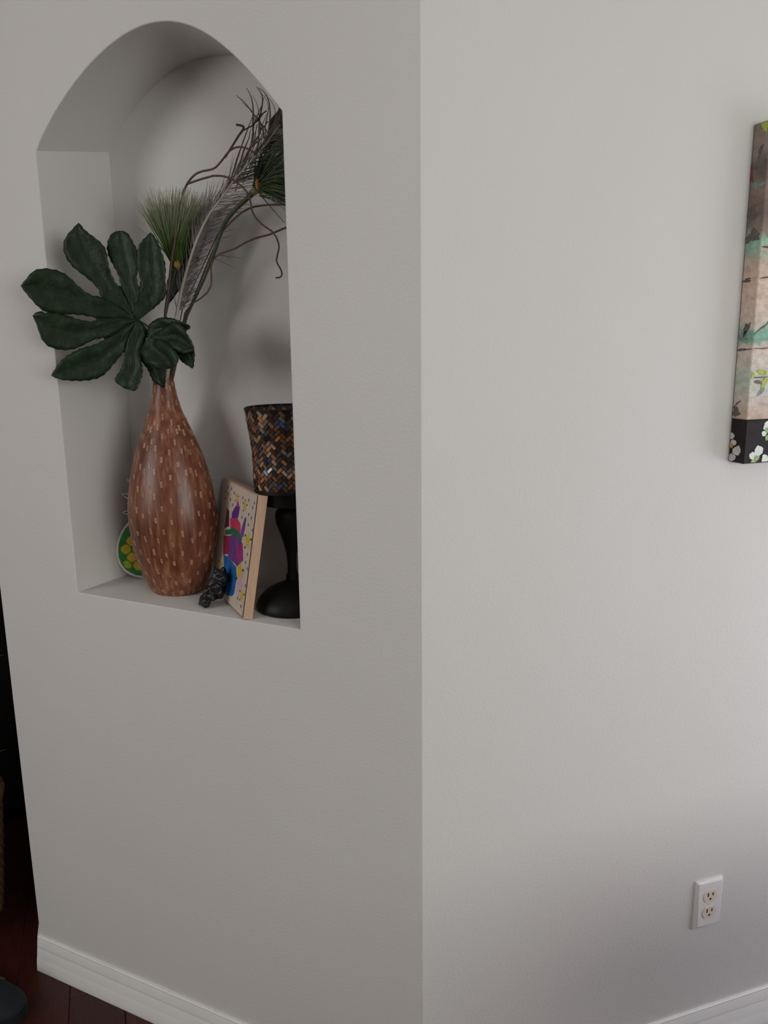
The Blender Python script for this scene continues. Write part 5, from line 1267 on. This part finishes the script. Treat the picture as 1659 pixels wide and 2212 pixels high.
for k in range(20):
    a_ = 2 * math.pi * k / 17 + 0.3
    reach, hh = rn.uniform(0.10, 0.26), rn.uniform(0.22, 0.55)
    if k < 3:
        tip = tips[k] - plant.location
    else:
        tip = Vector((reach * math.cos(a_), reach * math.sin(a_), hh))
        if B(0, 0, 0) is not None and (Vector((tip.x, tip.y)) .dot(Vector((S45, S45))) > 0.17):
            tip.x *= 0.4; tip.y *= 0.4
    b0 = Vector((0.03 * math.cos(a_), 0.03 * math.sin(a_), 0.0))
    mid = Vector((tip.x * 0.35, tip.y * 0.35, max(tip.z * 1.05, 0.20)))
    pts = bez(b0, mid, tip, 12)
    bm = bmesh.new()
    ax = Vector((-math.sin(a_), math.cos(a_), 0))
    rows_ = []
    for i, q in enumerate(pts):
        f = i / 11
        w_ = 0.024 * math.sin(math.pi * (0.12 + 0.88 * f)) ** 0.8 * (1 - 0.3 * f) + 0.0008
        tdir = (pts[min(i + 1, 11)] - pts[max(i - 1, 0)]).normalized()
        nn = ax.cross(tdir).normalized()
        rows_.append([bm.verts.new(q - ax * w_ + nn * w_ * 0.25), bm.verts.new(q), bm.verts.new(q + ax * w_ + nn * w_ * 0.25), bm.verts.new(q - nn * 0.001)])
    for x, y in zip(rows_, rows_[1:]):
        for i in range(4):
            j = (i + 1) % 4
            bm.faces.new((x[i], x[j], y[j], y[i]))
    obj('plant_leaf', bm, M['plantleaf'], plant, smooth=60)

cab = thing('cabinet', 'tall espresso-dark wooden cabinet in the dim hall past the wall end', 'cabinet', B(-1.03, -1.95, 0))
cab.rotation_euler = (0, 0, math.radians(45))    # local x = s, local -y = o
b_ = bmesh.new(); box(b_, (-0.26, -0.5, 0.06), (0.26, 0.5, 1.30), bevel=0.004); obj('cabinet_body', b_, M['espresso'], cab)
b_ = bmesh.new(); box(b_, (-0.28, -0.52, 1.30), (0.28, 0.52, 1.335), bevel=0.005); obj('cabinet_top', b_, M['espresso'], cab)
for sx in (-1, 1):
    for sy in (-1, 1):
        b_ = bmesh.new(); box(b_, (sx * 0.23 - 0.025, sy * 0.46 - 0.025, 0.0), (sx * 0.23 + 0.025, sy * 0.46 + 0.025, 0.06), bevel=0.003); obj('foot', b_, M['espresso'], cab)
for sy in (-1, 1):
    b_ = bmesh.new(); box(b_, (-0.278, sy * 0.245 - 0.235, 0.09), (-0.262, sy * 0.245 + 0.235, 1.27), bevel=0.004)
    dr = obj('cabinet_door', b_, M['espresso'], cab)
    b_ = bmesh.new(); box(b_, (-0.30, sy * 0.04 - 0.006, 0.62), (-0.279, sy * 0.04 + 0.006, 0.74), bevel=0.003); obj('handle', b_, M['black_iron'], dr)

M['navy'] = simple('navy_fabric', (0.0022, 0.0042, 0.0075), rough=0.8, var=0.35, scale=200)
M['sole'] = simple('dark_blue_rubber', (0.0035, 0.0055, 0.009), rough=0.6, var=0.2)
M['greystrap'] = simple('grey_strap', (0.028, 0.030, 0.033), rough=0.7, var=0.2)
shoe = thing('shoe', 'dark navy shoe with grey laces lying on the floor at the wall end', 'shoe', (-1.105, -0.168, 0.0))
shoe.rotation_euler = (0, 0, math.radians(14))   # toe towards +x
def shoe_ring(x):
    f = (x + 0.145) / 0.29
    w = 0.036 + 0.014 * math.sin(math.pi * min(1, max(0, (f - 0.25) / 0.9))) 
    e = min(1.0, (1 - f) / 0.16, (f) / 0.10) if 0 < f < 1 else 0.0
    return w * math.sqrt(max(0.02, 1 - (1 - max(e, 0.0)) ** 2))
NX = 26
bm = bmesh.new()
rows_ = []
for i in range(NX + 1):
    x = -0.145 + 0.29 * i / NX
    w = shoe_ring(x)
    rows_.append([bm.verts.new((x, -w, 0)), bm.verts.new((x, w, 0)), bm.verts.new((x, w, 0.024)), bm.verts.new((x, -w, 0.024))])
for a, b in zip(rows_, rows_[1:]):
    for i in range(4):
        j = (i + 1) % 4
        bm.faces.new((a[i], a[j], b[j], b[i]))
bm.faces.new(rows_[0]); bm.faces.new(rows_[-1][::-1])
obj('sole', bm, M['sole'], shoe, smooth=40)
def top_h(x):
    f = (x + 0.145) / 0.29
    return 0.024 + (0.074 if f < 0.42 else 0.074 * max(0.0, 1 - ((f - 0.42) / 0.58)) ** 0.75 * 0.70 + 0.022 * max(0, 1 - ((f - 0.42) / 0.58) ** 3)) * min(1, 1)
bm = bmesh.new()
rows_ = []
for i in range(NX + 1):
    x = -0.142 + 0.282 * i / NX
    w = shoe_ring(x) * 0.95
    h_ = max(top_h(x), 0.028)
    row = []
    for k in range(11):
        t = math.pi * k / 10
        row.append(bm.verts.new((x, -w * math.copysign(abs(math.cos(t)) ** 0.7, math.cos(t)), 0.022 + (h_ - 0.022) * math.sin(t) ** 0.8)))
    rows_.append(row)
for a, b in zip(rows_, rows_[1:]):
    for i in range(10):
        bm.faces.new((a[i], a[i + 1], b[i + 1], b[i]))
bm.faces.new(rows_[0]); bm.faces.new(rows_[-1][::-1])
obj('upper', bm, M['navy'], shoe, smooth=60)
for x in (0.005, 0.032, 0.058):
    pts = []
    for k in range(1, 10):
        t = math.pi * (0.14 + 0.72 * k / 10)
        xx = x + 0.010 * (k - 5) / 5
        h_ = top_h(xx); w = shoe_ring(xx) * 0.95
        pts.append((xx, -w * math.copysign(abs(math.cos(t)) ** 0.7, math.cos(t)), 0.024 + (h_ - 0.022) * math.sin(t) ** 0.8))
    bm = bmesh.new()
    tube(bm, pts, 0.0050, seg=6, flat=0.6)
    obj('lace', bm, M['greystrap'], shoe, smooth=180)

# ------------------------------------------------------------------ unseen table added to shade the lower part of the right-hand wall
M['tabletop'] = simple('dark_walnut', (0.045, 0.020, 0.012), rough=0.4, var=0.3, scale=18, stretch=(1, 8, 8))
tab = thing('shading_table', 'unseen dark walnut table added to shade the lower right wall', 'table', B(0.98, 1.36, 0))
tab.rotation_euler = (0, 0, math.radians(45))    # local x = s, local -y = o
b_ = bmesh.new(); box(b_, (-0.66, -0.48, 0.715), (0.66, 0.48, 0.75), bevel=0.006); obj('tabletop', b_, M['tabletop'], tab)
b_ = bmesh.new(); box(b_, (-0.58, -0.40, 0.635), (0.58, -0.375, 0.714)); box(b_, (-0.58, 0.375, 0.635), (0.58, 0.40, 0.714)); box(b_, (-0.58, -0.40, 0.635), (-0.555, 0.40, 0.714)); box(b_, (0.555, -0.40, 0.635), (0.58, 0.40, 0.714)); obj('apron', b_, M['tabletop'], tab)
for sx in (-1, 1):
    for sy in (-1, 1):
        b_ = bmesh.new()
        lathe(b_, [(0.0, 0.022), (0.02, 0.026), (0.30, 0.034), (0.60, 0.042), (0.64, 0.042), (0.714, 0.042)], (sx * 0.57, sy * 0.385), 20)
        obj('leg', b_, M['tabletop'], tab, smooth=50)
